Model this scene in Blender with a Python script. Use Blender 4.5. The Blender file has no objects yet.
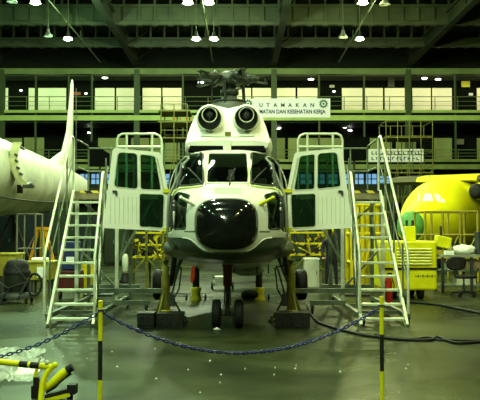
import bpy, bmesh, math, random
from math import sin, cos, pi, sqrt, atan2, radians as R
from mathutils import Vector as V, Matrix
from mathutils.bvhtree import BVHTree
random.seed(7)
S = bpy.context.scene
COL = S.collection

# ------------------------------------------------------------------ camera, world, exposure
F, PITCH, EYE = 850.0, math.atan(31 / 850), 1.6
cam = bpy.data.cameras.new('camera'); cam.sensor_width = 36; cam.lens = 36 * F / 480
cam.clip_end = 400
co = bpy.data.objects.new('camera', cam); COL.objects.link(co)
co.location = (0, 0, EYE); co.rotation_euler = (pi / 2 + PITCH, 0, 0); S.camera = co
S.view_settings.view_transform = 'Standard'; S.view_settings.look = 'None'
S.view_settings.gamma = 1; S.view_settings.use_curve_mapping = False
S.view_settings.exposure = 0.3
w = bpy.data.worlds.new('hangar_air'); S.world = w; w.use_nodes = True
w.node_tree.nodes['Background'].inputs[0].default_value = (.08, .16, .05, 1)
w.node_tree.nodes['Background'].inputs[1].default_value = .02
LAMP_W = 1450.0
# rows of high bay lamps: (X, colour)
LAMP_ROWS = [(-10.2, (.56, 1, .54)), (-2.6, (.80, 1, .60)), (-1.55, (.80, 1, .60)), (7.1, (.90, 1, .40))]
LAMP_Y = [50, 42, 33, 24, 15, 6, -3]
LAMP_Z = 13.0

# ------------------------------------------------------------------ helpers
def P(px, py, Y):
    t = (200 - py) / F; c, s = cos(PITCH), sin(PITCH)
    z = Y * (t * c + s) / (c - t * s); d = Y * c + z * s
    return V(((px - 240) / F * d, Y, EYE + z))
def G(px, py, z=0.0):
    t = (200 - py) / F; c, s = cos(PITCH), sin(PITCH)
    Y = (z - EYE) * (c - t * s) / (t * c + s)
    return P(px, py, Y)
def PX(p):
    y, z = p[1], p[2] - EYE; c, s = cos(PITCH), sin(PITCH)
    d = y * c + z * s
    return 240 + F * p[0] / d, 200 - F * (z * c - y * s) / d

MATS = {}
def mat(name, col, rough=.5, metal=0, var=.12, scale=6, bump=0, emit=None, es=0, bscale=40, coat=0, spec=.22):
    if name in MATS: return MATS[name]
    m = bpy.data.materials.new(name); m.use_nodes = True; nt = m.node_tree; b = nt.nodes['Principled BSDF']
    b.inputs['Roughness'].default_value = rough; b.inputs['Metallic'].default_value = metal; b.inputs['Specular IOR Level'].default_value = spec
    if coat: b.inputs['Coat Weight'].default_value = coat
    tc = nt.nodes.new('ShaderNodeTexCoord'); n = nt.nodes.new('ShaderNodeTexNoise')
    n.inputs['Scale'].default_value = scale; n.inputs['Detail'].default_value = 5
    nt.links.new(tc.outputs['Object'], n.inputs['Vector'])
    r = nt.nodes.new('ShaderNodeValToRGB'); r.color_ramp.elements[0].position = .3; r.color_ramp.elements[1].position = .7
    lo = [c * (1 - var) for c in col]; hi = [min(1, c * (1 + var)) for c in col]
    r.color_ramp.elements[0].color = (*lo, 1); r.color_ramp.elements[1].color = (*hi, 1)
    nt.links.new(n.outputs['Fac'], r.inputs[0]); nt.links.new(r.outputs[0], b.inputs['Base Color'])
    if bump:
        n2 = nt.nodes.new('ShaderNodeTexNoise'); n2.inputs['Scale'].default_value = bscale
        nt.links.new(tc.outputs['Object'], n2.inputs['Vector'])
        bp = nt.nodes.new('ShaderNodeBump'); bp.inputs['Strength'].default_value = bump; bp.inputs['Distance'].default_value = .02
        nt.links.new(n2.outputs['Fac'], bp.inputs['Height']); nt.links.new(bp.outputs[0], b.inputs['Normal'])
    if emit:
        b.inputs['Emission Color'].default_value = (*emit, 1); b.inputs['Emission Strength'].default_value = es
    MATS[name] = m; return m

class MB:
    def __init__(s): s.v = []; s.f = []; s.sm = []
    def add(s, vs, fs, smooth=False):
        o = len(s.v); s.v += [tuple(x) for x in vs]
        for f in fs: s.f.append([i + o for i in f]); s.sm.append(smooth)
        return s
    def box(s, c, d, rot=None):
        c = V(c); M = rot or Matrix.Identity(3); h = [x / 2 for x in d]
        vs = [c + M @ V((a * h[0], b * h[1], e * h[2])) for a in (-1, 1) for b in (-1, 1) for e in (-1, 1)]
        return s.add(vs, [(0, 1, 3, 2), (4, 6, 7, 5), (0, 4, 5, 1), (2, 3, 7, 6), (0, 2, 6, 4), (1, 5, 7, 3)])
    def bb(s, x0, x1, y0, y1, z0, z1):
        return s.box(((x0 + x1) / 2, (y0 + y1) / 2, (z0 + z1) / 2), (abs(x1 - x0), abs(y1 - y0), abs(z1 - z0)))
    def beam(s, a, b, wd, h, up=(0, 0, 1)):
        a, b = V(a), V(b); z = (b - a); L = z.length; z.normalize(); u = V(up)
        if abs(z.dot(u)) > .98: u = V((0, 1, 0))
        x = z.cross(u).normalized(); y = x.cross(z).normalized()
        return s.box((a + b) / 2, (wd, h, L), Matrix((x, y, z)).transposed())
    def ring(s, c, x, y, rx, ry, n): return [c + x * (cos(2 * pi * i / n) * rx) + y * (sin(2 * pi * i / n) * ry) for i in range(n)]
    def tube(s, pts, r, n=8, cap=True):
        pts = [V(p) for p in pts]; k = len(pts); rs = r if isinstance(r, (list, tuple)) else [r] * k
        t0 = (pts[1] - pts[0]).normalized(); u = V((0, 0, 1)) if abs(t0.z) < .9 else V((0, 1, 0))
        x = t0.cross(u).normalized(); vs = []; fs = []
        for i, p in enumerate(pts):
            t = (pts[min(i + 1, k - 1)] - pts[max(i - 1, 0)])
            t = t.normalized() if t.length > 1e-9 else t0
            x = (x - t * x.dot(t)).normalized(); y = t.cross(x)
            vs += s.ring(p, x, y, rs[i], rs[i], n)
        for i in range(k - 1):
            for j in range(n):
                a = i * n + j; b = i * n + (j + 1) % n; fs.append((a, b, b + n, a + n))
        s.add(vs, fs, True)
        if cap:
            s.add(vs[:n], [tuple(reversed(range(n)))]); s.add(vs[-n:], [tuple(range(n))])
        return s
    def lathe(s, c, prof, axis=(0, 0, 1), n=20):     # prof: (radius, height)
        c = V(c); a = V(axis).normalized(); u = V((1, 0, 0)) if abs(a.x) < .9 else V((0, 1, 0))
        x = a.cross(u).normalized(); y = a.cross(x); vs = []; fs = []
        for r, h in prof: vs += s.ring(c + a * h, x, y, max(r, 1e-4), max(r, 1e-4), n)
        for i in range(len(prof) - 1):
            for j in range(n):
                p = i * n + j; q = i * n + (j + 1) % n; fs.append((p, q, q + n, p + n))
        return s.add(vs, fs, True)
    def ball(s, c, r, n=14, m=8):
        rx, ry, rz = (r, r, r) if not isinstance(r, (tuple, list)) else r
        vs = []; fs = []; c = V(c)
        for i in range(m + 1):
            ph = pi * i / m
            for j in range(n):
                th = 2 * pi * j / n; vs.append(c + V((rx * max(sin(ph), 1e-3) * cos(th), ry * max(sin(ph), 1e-3) * sin(th), rz * cos(ph))))
        for i in range(m):
            for j in range(n):
                a = i * n + j; b = i * n + (j + 1) % n; fs.append((a, a + n, b + n, b))
        return s.add(vs, fs, True)
    def torus(s, c, axis, R_, r, n=24, m=8):
        c = V(c); a = V(axis).normalized(); u = V((1, 0, 0)) if abs(a.x) < .9 else V((0, 1, 0))
        x = a.cross(u).normalized(); y = a.cross(x); vs = []; fs = []
        for i in range(n):
            th = 2 * pi * i / n; d = x * cos(th) + y * sin(th)
            for j in range(m):
                ph = 2 * pi * j / m; vs.append(c + d * (R_ + r * cos(ph)) + a * (r * sin(ph)))
        for i in range(n):
            for j in range(m):
                fs.append((i * m + j, ((i + 1) % n) * m + j, ((i + 1) % n) * m + (j + 1) % m, i * m + (j + 1) % m))
        return s.add(vs, fs, True)
    def loft(s, rings, cap=True, smooth=True):
        n = len(rings[0]); vs = [p for r in rings for p in r]; fs = []
        for i in range(len(rings) - 1):
            for j in range(n):
                a = i * n + j; b = i * n + (j + 1) % n; fs.append((a, b, b + n, a + n))
        s.add(vs, fs, smooth)
        if cap: s.add(rings[0], [tuple(reversed(range(n)))]); s.add(rings[-1], [tuple(range(n))])
        return s
    def tyre(s, c, r, wd, axis=(1, 0, 0), n=24):
        h = wd / 2
        pr = [(r * .55, -h * .6), (r * .62, -h * .85), (r * .8, -h), (r * .93, -h * .85), (r, -h * .5), (r, h * .5), (r * .93, h * .85), (r * .8, h), (r * .62, h * .85), (r * .55, h * .6), (r * .55, -h * .6)]
        return s.lathe(c, pr, axis, n)
    def build(s, name, m, parent=None, bev=0, sub=0):
        me = bpy.data.meshes.new(name); off = V((0, 0, 0))
        root = parent
        while root is not None and root.parent is not None: root = root.parent
        if root is not None: off = root.location.copy()
        else:
            xs = [p[0] for p in s.v]; ys = [p[1] for p in s.v]; zs = [p[2] for p in s.v]
            off = V(((min(xs) + max(xs)) / 2, (min(ys) + max(ys)) / 2, min(zs)))
        me.from_pydata([V(p) - off for p in s.v], [], s.f)
        for p, q in zip(me.polygons, s.sm): p.use_smooth = q
        bm = bmesh.new(); bm.from_mesh(me); bmesh.ops.recalc_face_normals(bm, faces=bm.faces); bm.to_mesh(me); bm.free()
        me.materials.append(m); o = bpy.data.objects.new(name, me); COL.objects.link(o)
        if parent is not None: o.parent = parent
        else: o.location = off
        if bev:
            b = o.modifiers.new('bevel', 'BEVEL'); b.width = bev; b.segments = 2; b.limit_method = 'ANGLE'
        if sub:
            b = o.modifiers.new('sub', 'SUBSURF'); b.levels = sub; b.render_levels = sub
        return o

def tag(o, label=None, cat=None, group=None, kind=None):
    if label: o['label'] = label
    if cat: o['category'] = cat
    if group: o['group'] = group
    if kind: o['kind'] = kind
    return o
def thing(name, loc, label, cat, group=None, rz=0):
    o = bpy.data.objects.new(name, None); COL.objects.link(o); o.location = loc; o.rotation_euler = (0, 0, rz)
    return tag(o, label, cat, group)
def struct(mb, name, m, bev=0): return tag(mb.build(name, m, None, bev), kind='structure')
def copytree(o, parent=None):
    c = o.copy(); COL.objects.link(c)
    if parent is not None: c.parent = parent
    for ch in list(o.children): copytree(ch, c)
    return c

def rounded(poly, r, k=4):
    out = []; n = len(poly)
    for i in range(n):
        p = V(poly[i]); a = V(poly[i - 1]); b = V(poly[(i + 1) % n])
        da = (a - p); db = (b - p); ra = min(r, da.length * .45); rb = min(r, db.length * .45)
        s0 = p + da.normalized() * ra; s1 = p + db.normalized() * rb
        for j in range(k + 1):
            t = j / k; out.append((s0 * (1 - t) ** 2 + p * 2 * t * (1 - t) + s1 * t * t))
    return out
def plate(name, outlines, thick, m, parent, to3, bev=.004):
    """solid plate with holes; outlines in 2D, to3(u, v, w) gives the world point"""
    cu = bpy.data.curves.new(name, 'CURVE'); cu.dimensions = '2D'; cu.fill_mode = 'BOTH'; cu.extrude = thick / 2
    for ol in outlines:
        sp = cu.splines.new('POLY'); sp.points.add(len(ol) - 1); sp.use_cyclic_u = True
        for i, p in enumerate(ol): sp.points[i].co = (p[0], p[1], 0, 1)
    tmp = bpy.data.objects.new('tmp', cu); COL.objects.link(tmp)
    dg = bpy.context.evaluated_depsgraph_get(); me = bpy.data.meshes.new_from_object(tmp.evaluated_get(dg))
    mb = MB(); mb.add([to3(*v.co) for v in me.vertices], [tuple(p.vertices) for p in me.polygons])
    bpy.data.objects.remove(tmp); bpy.data.curves.remove(cu); bpy.data.meshes.remove(me)
    o = mb.build(name, m, parent)
    bm = bmesh.new(); bm.from_mesh(o.data); bmesh.ops.remove_doubles(bm, verts=bm.verts, dist=1e-5)
    bmesh.ops.recalc_face_normals(bm, faces=bm.faces); bm.to_mesh(o.data); bm.free()
    return o
def text(name, body, size, m, parent, origin, wid=None, xaxis=(1, 0, 0), up=(0, 0, 1), ext=.01, spacing=1.0, bold=0):
    cu = bpy.data.curves.new(name, 'FONT'); cu.body = body; cu.size = size; cu.extrude = ext
    cu.align_x = 'CENTER'; cu.align_y = 'CENTER'; cu.space_character = spacing; cu.resolution_u = 3; cu.offset = bold
    tmp = bpy.data.objects.new('tmp', cu); COL.objects.link(tmp)
    dg = bpy.context.evaluated_depsgraph_get(); me = bpy.data.meshes.new_from_object(tmp.evaluated_get(dg))
    xs = [v.co.x for v in me.vertices]; k = 1 if not wid else wid / (max(xs) - min(xs))
    X, U = V(xaxis), V(up); N = X.cross(U); c = V(origin)
    mb = MB(); mb.add([c + X * (v.co.x * k) + U * v.co.y + N * v.co.z for v in me.vertices], [tuple(p.vertices) for p in me.polygons])
    bpy.data.objects.remove(tmp); bpy.data.curves.remove(cu); bpy.data.meshes.remove(me)
    return mb.build(name, m, parent)
def inpoly(x, y, poly):
    c = False; n = len(poly)
    for i in range(n):
        x0, y0 = poly[i][0], poly[i][1]; x1, y1 = poly[i - 1][0], poly[i - 1][1]
        if (y0 > y) != (y1 > y) and x < (x1 - x0) * (y - y0) / (y1 - y0) + x0: c = not c
    return c
def lerp(xs, ys, x):
    if x <= xs[0]: return ys[0]
    for i in range(len(xs) - 1):
        if x <= xs[i + 1]:
            t = (x - xs[i]) / (xs[i + 1] - xs[i]); return ys[i] + (ys[i + 1] - ys[i]) * t
    return ys[-1]
def smooth(xs, ys, x):
    """monotone-ish cubic through the points"""
    if x <= xs[0]: return ys[0]
    if x >= xs[-1]: return ys[-1]
    for i in range(len(xs) - 1):
        if x <= xs[i + 1]:
            h = xs[i + 1] - xs[i]; t = (x - xs[i]) / h
            def sl(k):
                if k <= 0: return (ys[1] - ys[0]) / (xs[1] - xs[0])
                if k >= len(xs) - 1: return (ys[-1] - ys[-2]) / (xs[-1] - xs[-2])
                a = (ys[k] - ys[k - 1]) / (xs[k] - xs[k - 1]); b = (ys[k + 1] - ys[k]) / (xs[k + 1] - xs[k])
                return 0 if a * b <= 0 else 2 * a * b / (a + b)
            m0, m1 = sl(i) * h, sl(i + 1) * h
            return (2*t**3-3*t*t+1)*ys[i] + (t**3-2*t*t+t)*m0 + (-2*t**3+3*t*t)*ys[i+1] + (t**3-t*t)*m1

# ------------------------------------------------------------------ materials
steel = mat('green painted steel', (.05, .065, .03), .55, 0, .2, 2)
steel_dark = mat('dark roof steel', (.009, .013, .006), .8, 0, .3, 1, spec=.1)
slabm = mat('mezzanine edge paint', (.36, .48, .13), .5, 0, .12, 1.5)
cream = mat('cream partition', (.74, .70, .50), .6, 0, .06, .8)
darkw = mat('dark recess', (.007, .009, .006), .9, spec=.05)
wallg = mat('green gray wall', (.04, .055, .025), .7, 0, .2, .6)
alu = mat('pale painted aluminium', (.60, .65, .50), .35, .25, .22, 5)
alu_dk = mat('grimy aluminium', (.13, .16, .11), .45, .3, .25, 5)
white = mat('white paint', (.80, .82, .72), .35, 0, .05, 3, coat=.2)
whited = mat('dirty white paint', (.52, .55, .44), .45, 0, .22, 1.3)
black = mat('black rubber', (.012, .012, .012), .6)
blackg = mat('black gloss', (.005, .006, .006), .14, 0, .3, 8, coat=.5)
dgrey = mat('dark grey metal', (.045, .05, .045), .45, .3, .3)
rotorm = mat('rotor grey metal', (.045, .052, .04), .45, .5, .35, 9)
yellow = mat('yellow paint', (.62, .50, .008), .4, 0, .1, 4)
lime = mat('lime yellow paint', (.68, .66, .006), .42, 0, .1, 3)
yelp = mat('primer yellow skin', (.80, .76, .008), .5, 0, .07, 1)
olive = mat('olive yellow steel', (.15, .14, .015), .5, 0, .4, 5)
orange = mat('orange paint', (.70, .34, .005), .45, 0, .15, 4)
red = mat('red paint', (.55, .04, .02), .4, 0, .1)
navy = mat('navy blue', (.02, .03, .10), .5)
blue = mat('blue plastic', (.008, .014, .13), .35, 0, .15)
green = mat('green paint', (.10, .30, .06), .45)
paper = mat('white paper', (.85, .86, .84), .6, 0, .03)
wood = mat('worn yellow brown frame', (.30, .24, .03), .6, 0, .2)
brown = mat('red brown metal', (.12, .035, .02), .5, .2)
slate = mat('slate grey paint', (.065, .085, .07), .4, 0, .25, 2)
skin = mat('skin', (.45, .27, .18), .6)
cloth = mat('black work clothes', (.02, .022, .03), .85, 0, .2, 20)
trimg = mat('yellow green frame seal', (.55, .60, .22), .45, 0, .15, 8)

# floor: glossy stained concrete
fm = bpy.data.materials.new('sealed concrete'); fm.use_nodes = True; nt = fm.node_tree; b = nt.nodes['Principled BSDF']
tc = nt.nodes.new('ShaderNodeTexCoord')
def nz(sc, det=6, dist=0):
    n = nt.nodes.new('ShaderNodeTexNoise'); n.inputs['Scale'].default_value = sc; n.inputs['Detail'].default_value = det
    n.inputs['Distortion'].default_value = dist; nt.links.new(tc.outputs['Object'], n.inputs['Vector']); return n
n1, n2, n3 = nz(.45, 7, .8), nz(3.5, 6), nz(.16, 4, 1.5)
rp = nt.nodes.new('ShaderNodeValToRGB'); rp.color_ramp.elements[0].position = .36; rp.color_ramp.elements[1].position = .64
rp.color_ramp.elements[0].color = (.009, .012, .005, 1); rp.color_ramp.elements[1].color = (.048, .057, .026, 1)
nt.links.new(n1.outputs['Fac'], rp.inputs[0])
mx = nt.nodes.new('ShaderNodeMix'); mx.data_type = 'RGBA'; mx.blend_type = 'OVERLAY'; mx.inputs[0].default_value = .5
nt.links.new(rp.outputs[0], mx.inputs[6]); nt.links.new(n2.outputs['Fac'], mx.inputs[7])
nt.links.new(mx.outputs[2], b.inputs['Base Color']); b.inputs['IOR'].default_value = 1.13; b.inputs['Specular Tint'].default_value = (.85, 1, .55, 1)
rr = nt.nodes.new('ShaderNodeMapRange'); rr.inputs[1].default_value = .3; rr.inputs[2].default_value = .7
rr.inputs[3].default_value = .2; rr.inputs[4].default_value = .4
nt.links.new(n3.outputs['Fac'], rr.inputs[0]); nt.links.new(rr.outputs[0], b.inputs['Roughness'])
bp = nt.nodes.new('ShaderNodeBump'); bp.inputs['Strength'].default_value = .12; bp.inputs['Distance'].default_value = .01
nt.links.new(n2.outputs['Fac'], bp.inputs['Height']); nt.links.new(bp.outputs[0], b.inputs['Normal'])

# hazard stripes
hz = bpy.data.materials.new('hazard tape'); hz.use_nodes = True; t_ = hz.node_tree; b = t_.nodes['Principled BSDF']
a_ = t_.nodes.new('ShaderNodeTexCoord'); wv = t_.nodes.new('ShaderNodeTexWave'); wv.inputs['Scale'].default_value = 2.3; wv.bands_direction = 'DIAGONAL'
r_ = t_.nodes.new('ShaderNodeValToRGB'); r_.color_ramp.interpolation = 'CONSTANT'; r_.color_ramp.elements[1].position = .5
r_.color_ramp.elements[0].color = (.02, .02, .02, 1); r_.color_ramp.elements[1].color = (.7, .55, .05, 1)
t_.links.new(a_.outputs['Object'], wv.inputs[0]); t_.links.new(wv.outputs['Fac'], r_.inputs[0]); t_.links.new(r_.outputs[0], b.inputs['Base Color'])

def glassmat(name, tint, alpha, rough=.04):
    m = bpy.data.materials.new(name); m.use_nodes = True; t = m.node_tree; t.nodes.clear()
    o = t.nodes.new('ShaderNodeOutputMaterial'); tr = t.nodes.new('ShaderNodeBsdfTransparent'); tr.inputs[0].default_value = (*tint, 1)
    g = t.nodes.new('ShaderNodeBsdfGlossy'); g.inputs['Roughness'].default_value = rough; g.inputs[0].default_value = (.9, 1, .95, 1)
    fr = t.nodes.new('ShaderNodeFresnel'); fr.inputs[0].default_value = 1.3
    ad = t.nodes.new('ShaderNodeMath'); ad.inputs[1].default_value = alpha; t.links.new(fr.outputs[0], ad.inputs[0])
    mi = t.nodes.new('ShaderNodeMixShader'); t.links.new(ad.outputs[0], mi.inputs[0]); t.links.new(tr.outputs[0], mi.inputs[1]); t.links.new(g.outputs[0], mi.inputs[2])
    t.links.new(mi.outputs[0], o.inputs[0]); return m
glass = glassmat('windscreen glass', (.34, .46, .38), .01)
glassd = glassmat('tinted door glass', (.22, .42, .32), .05)
plastic = mat('clear plastic sheet', (.55, .62, .52), .35, 0, .35, 9, spec=.3); plastic.node_tree.nodes['Principled BSDF'].inputs['Alpha'].default_value = .42

def lit(name, col, st): return mat(name, col, .5, emit=col, es=st, var=.02)
lamp_e = lit('lamp glow', (.92, 1, .88), 14)
tube_e = lit('tube glow', (.95, 1, .9), 9)
lampoff = mat('lamp reflector', (.10, .11, .09), .5, .3)

# ------------------------------------------------------------------ structure
WY = 68.0                       # face of the mezzanines
def wz(py): return P(240, py, WY).z
def wx(px): return P(px, 150, WY).x
XL, XR = -34, 36
struct(MB().bb(XL, XR, -14, 76, -.2, 0), 'floor', fm)
struct(MB().bb(XL, XR, 75, 75.4, 0, 17.4), 'wall_back', wallg)
struct(MB().bb(XL - .4, XL, -14, 75.4, 0, 17.4), 'wall_left', wallg)
struct(MB().bb(XR, XR + .4, -14, 75.4, 0, 17.4), 'wall_right', wallg)
struct(MB().bb(XL, XR, -14.4, -14, 0, 17.4), 'wall_front', wallg)
rf = MB(); rf.bb(XL, XR, -14, 75.4, 17.4, 17.6)
x = XL + .7
while x < XR: rf.bb(x - .05, x + .05, -14, 75, 17.28, 17.4); x += 1.15
struct(rf, 'ceiling', steel_dark)

# roof: transverse trusses and longitudinal girders
for i, (Y, zb, d) in enumerate([(61.5, 15.0, .5), (54.5, 14.9, 1.15), (47, 14.9, 1.15), (39, 14.9, 1.15), (30, 14.9, 1.15), (20, 14.9, 1.15)]):
    m = MB(); m.bb(XL, XR, Y - .18, Y + .18, zb, zb + .22); m.bb(XL, XR, Y - .18, Y + .18, zb + d, zb + d + .18)
    m.bb(XL, XR, Y - .03, Y + .03, zb, zb + d)
    x = XL + .5
    while x < XR: m.bb(x - .06, x + .06, Y - .16, Y + .16, zb + .1, 17.3); m.bb(x - .18, x + .18, Y - .2, Y + .2, zb - .04, zb); x += 1.0
    struct(m, f'beam_transverse_{i+1}', mat('roof beam paint', (.016, .023, .009), .55, 0, .25, .8))
COLX = [wx(2), wx(137), wx(274), wx(408), wx(408) + 10.9]
for i, X in enumerate(COLX):
    m = MB(); m.bb(X - .22, X + .22, 10, 67.6, 14.75, 14.9); m.bb(X - .2, X + .2, 10, 67.6, 15.7, 15.85); m.bb(X - .04, X + .04, 10, 67.6, 14.9, 15.7)
    Y = 12
    while Y < 66:
        m.beam((X, Y, 14.9), (X + 2.2, Y + 2, 16.9), .08, .08); m.bb(X - .18, X + .18, Y - .05, Y + .05, 14.9, 15.7); Y += 5.4
    struct(m, f'beam_longitudinal_{i+1}', steel_dark)
# fascia over the mezzanine
struct(MB().bb(XL, XR, 67.7, 68.3, wz(74.5), wz(69)), 'beam_fascia', mat('fascia paint', (.13, .18, .06), .5, 0, .15, 1))
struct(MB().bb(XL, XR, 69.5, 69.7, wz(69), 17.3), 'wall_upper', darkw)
# columns
for i, X in enumerate(COLX):
    m = MB(); m.bb(X - .22, X + .22, 67.62, 67.68, 0, wz(70)); m.bb(X - .22, X + .22, 67.95, 68.07, 0, wz(70)); m.bb(X - .05, X + .05, 67.68, 67.95, 0, wz(70))
    struct(m, f'column_{i+1}', mat('column paint', (.045, .068, .024), .5, 0, .15, 1))
for i, px in enumerate([36, 69, 92, 183, 228, 319, 364, 455]):
    X = wx(px); struct(MB().bb(X - .07, X + .07, 67.72, 67.9, wz(160), wz(74)), f'column_slim_{i+1}', mat('slim column paint', (.05, .075, .025)))
# mezzanine slabs with two-flanged edge beams
for nm, ya, yb in (('upper', 110.5, 121), ('lower', 159.5, 169.5)):
    m = MB(); m.bb(XL, XR, 68.05, 75, wz(yb) + .25, wz(ya) - .02); struct(m, f'slab_{nm}', steel)
    m = MB(); h = wz(ya) - wz(yb)
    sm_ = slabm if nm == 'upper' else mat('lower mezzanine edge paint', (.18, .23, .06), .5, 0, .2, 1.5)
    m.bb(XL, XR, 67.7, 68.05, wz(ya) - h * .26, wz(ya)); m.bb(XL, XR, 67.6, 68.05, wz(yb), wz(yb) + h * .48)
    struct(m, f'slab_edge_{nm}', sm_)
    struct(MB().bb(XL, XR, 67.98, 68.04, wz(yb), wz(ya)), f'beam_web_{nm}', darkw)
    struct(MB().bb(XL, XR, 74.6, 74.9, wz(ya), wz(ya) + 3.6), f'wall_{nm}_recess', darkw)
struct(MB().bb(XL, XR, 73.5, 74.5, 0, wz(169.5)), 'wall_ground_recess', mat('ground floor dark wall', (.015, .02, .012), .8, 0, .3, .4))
# balcony railings
railm = mat('railing paint', (.13, .18, .06), .5, 0, .1)
for nm, yt, yb in (('upper', 97, 110.5), ('lower', 150, 159.5)):
    zt, zb = wz(yt), wz(yb)
    r = thing('balcony_railing', (0, 67.85, zb), f'long steel railing along the {nm} balcony of the back wall', 'railing')
    m = MB()
    for k, f in enumerate((1, .66, .33)): m.tube([(XL + .2, 67.86, zb + (zt - zb) * f), (XR - .2, 67.86, zb + (zt - zb) * f)], .035 if k == 0 else .022, 6)
    m.build('rails', railm, r)
    x = XL + .5
    while x < XR: MB().tube([(x, 67.86, zb), (x, 67.86, zt)], .03, 6).build('rail_post', railm, r); x += 1.82
# cream partition panels
pan = MB()
n = 0
for a, b_ in [(4, 8), (28.5, 34.5), (38, 66), (95, 114.5), (116.2, 134.5), (142.5, 161), (162.5, 181.5), (232, 251), (252.5, 271), (277, 295.5), (297.5, 317.5), (342, 362.5), (365, 383), (384.8, 405.5), (412.5, 431), (432.3, 452), (477, 496)]:
    n += 1
    x0, x1 = P(a, 100, 71.5).x, P(b_, 100, 71.5).x
    m = MB().bb(x0, x1, 71.5, 71.6, wz(110.5), P(240, 88, 71.5).z)
    struct(m, f'partition_{n}', cream, .02)
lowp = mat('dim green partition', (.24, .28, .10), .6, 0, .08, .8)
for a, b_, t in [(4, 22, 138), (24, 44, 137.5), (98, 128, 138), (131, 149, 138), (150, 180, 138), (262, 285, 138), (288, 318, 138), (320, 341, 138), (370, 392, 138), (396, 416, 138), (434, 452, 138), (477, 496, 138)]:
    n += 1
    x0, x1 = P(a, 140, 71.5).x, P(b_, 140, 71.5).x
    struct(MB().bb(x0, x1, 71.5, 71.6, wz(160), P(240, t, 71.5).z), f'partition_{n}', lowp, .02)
# ground floor blue glazing band behind the lower slab
bm_ = lit('pale blue window light', (.20, .42, .66), .85)
for i, (a, b_) in enumerate([(80, 90), (91, 101), (102, 112), (160, 170), (300, 312), (313.5, 325), (326.5, 338), (339.5, 351), (352.5, 364), (365.5, 377), (378.5, 390)]):
    x0, x1 = P(a, 178, 72).x, P(b_, 178, 72).x
    m = MB().bb(x0, x1, 72, 72.1, P(240, 184, 72).z, P(240, 174, 72).z)
    o = struct(m, f'window_{i+1}', bm_)
    f = MB()
    for xx in (x0, x1, (x0 + x1) / 2): f.bb(xx - .04, xx + .04, 71.9, 72.0, P(240, 184.5, 72).z, P(240, 173.5, 72).z)
    for zz in (184.5, 179, 173.5): z = P(240, zz, 72).z; f.bb(x0, x1, 71.9, 72.0, z - .04, z + .04)
    fo = f.build('window_frame', steel, None); l = fo.location - o.location; fo.parent = o; fo.location = l
struct(MB().bb(XL, XR, 72.1, 72.3, P(240, 186, 72).z, P(240, 172, 72).z), 'wall_glazing_band', steel)
struct(MB().bb(XL, XR, 71.5, 72.9, P(240, 203, 72).z, P(240, 186, 72).z), 'wall_sill_band', mat('mid green wall', (.03, .042, .02), .6, 0, .3, .5))

# ------------------------------------------------------------------ lamps
def lampmesh(root, c, on=True, r=.3):
    lampoff = mat('dark lamp housing', (.02, .025, .015), .6) if on else MATS['lamp reflector']
    m = MB().lathe(c, [(.05, .42), (.09, .4), (.1, .22), (r * .6, .12), (r, -.05), (r * .98, -.06), (r * .55, .1), (.08, .2)], n=20); m.build('reflector', lampoff, root)
    MB().tube([(c[0], c[1], c[2] + .4), (c[0], c[1], 17.42)], .02, 6).build('hanger_rod', steel, root)
    if on: MB().ball(c, (r * .85, r * .85, .13)).build('bulb', lamp_e, root)
seen = {(-10.2, 50): 'nearer the white tail fin', (-10.2, 42): 'highest at top left', (-2.6, 50): 'left of the lower pair over the rotor', (-1.55, 50): 'right of the lower pair over the rotor',
        (-2.6, 42): 'left of the upper pair over the rotor', (-1.55, 42): 'right of the upper pair over the rotor', (7.1, 50): 'above the banner emblem side', (6.13, 42): 'at the top edge right of the rotor'}
for (XR0, c) in LAMP_ROWS:
    for Y in LAMP_Y:
        X = 6.13 if (c[2] == .40 and Y == 42) else XR0
        ld = bpy.data.lights.new('high_bay', 'POINT'); ld.shadow_soft_size = .25; ld.energy = LAMP_W; ld.color = c
        lo = bpy.data.objects.new('high_bay_light', ld); COL.objects.link(lo); lo.location = (X, Y, LAMP_Z - .42)
        if (X, Y) in seen:
            t = thing('high_bay_lamp', (X, Y, LAMP_Z - .1), f'glowing high bay lamp {seen[(X, Y)]}', 'lamp', 'lit high bay lamps under the roof')
            lampmesh(t, (X, Y, LAMP_Z)); lo.parent = t; lo.location = (0, 0, -.32)
for i, (px, py, s_) in enumerate([(48, 35.5, 'beside the lit lamp in the left row'), (343, 36.5, 'left of the lit lamp over the banner'), (385, 3.5, 'at the top edge beside the right diagonal girder'), (12, 1, 'at the top left corner')]):
    c = P(px, py, 50 if py > 20 else 42); t = thing('high_bay_lamp', c, f'unlit pale high bay lamp {s_}', 'lamp')
    lampmesh(t, tuple(c), False, .28)
# conduits carrying the lamp rows
for i, X in enumerate((-10.6, -2.07, 7.5)):
    m = MB().tube([(X, 10, 14.4), (X, 64, 14.4)], .05, 6)
    for Y in range(12, 64, 4): m.tube([(X, Y, 14.4), (X, Y, 14.9)], .02, 5)
    struct(m, f'conduit_{i+1}', steel)
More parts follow.
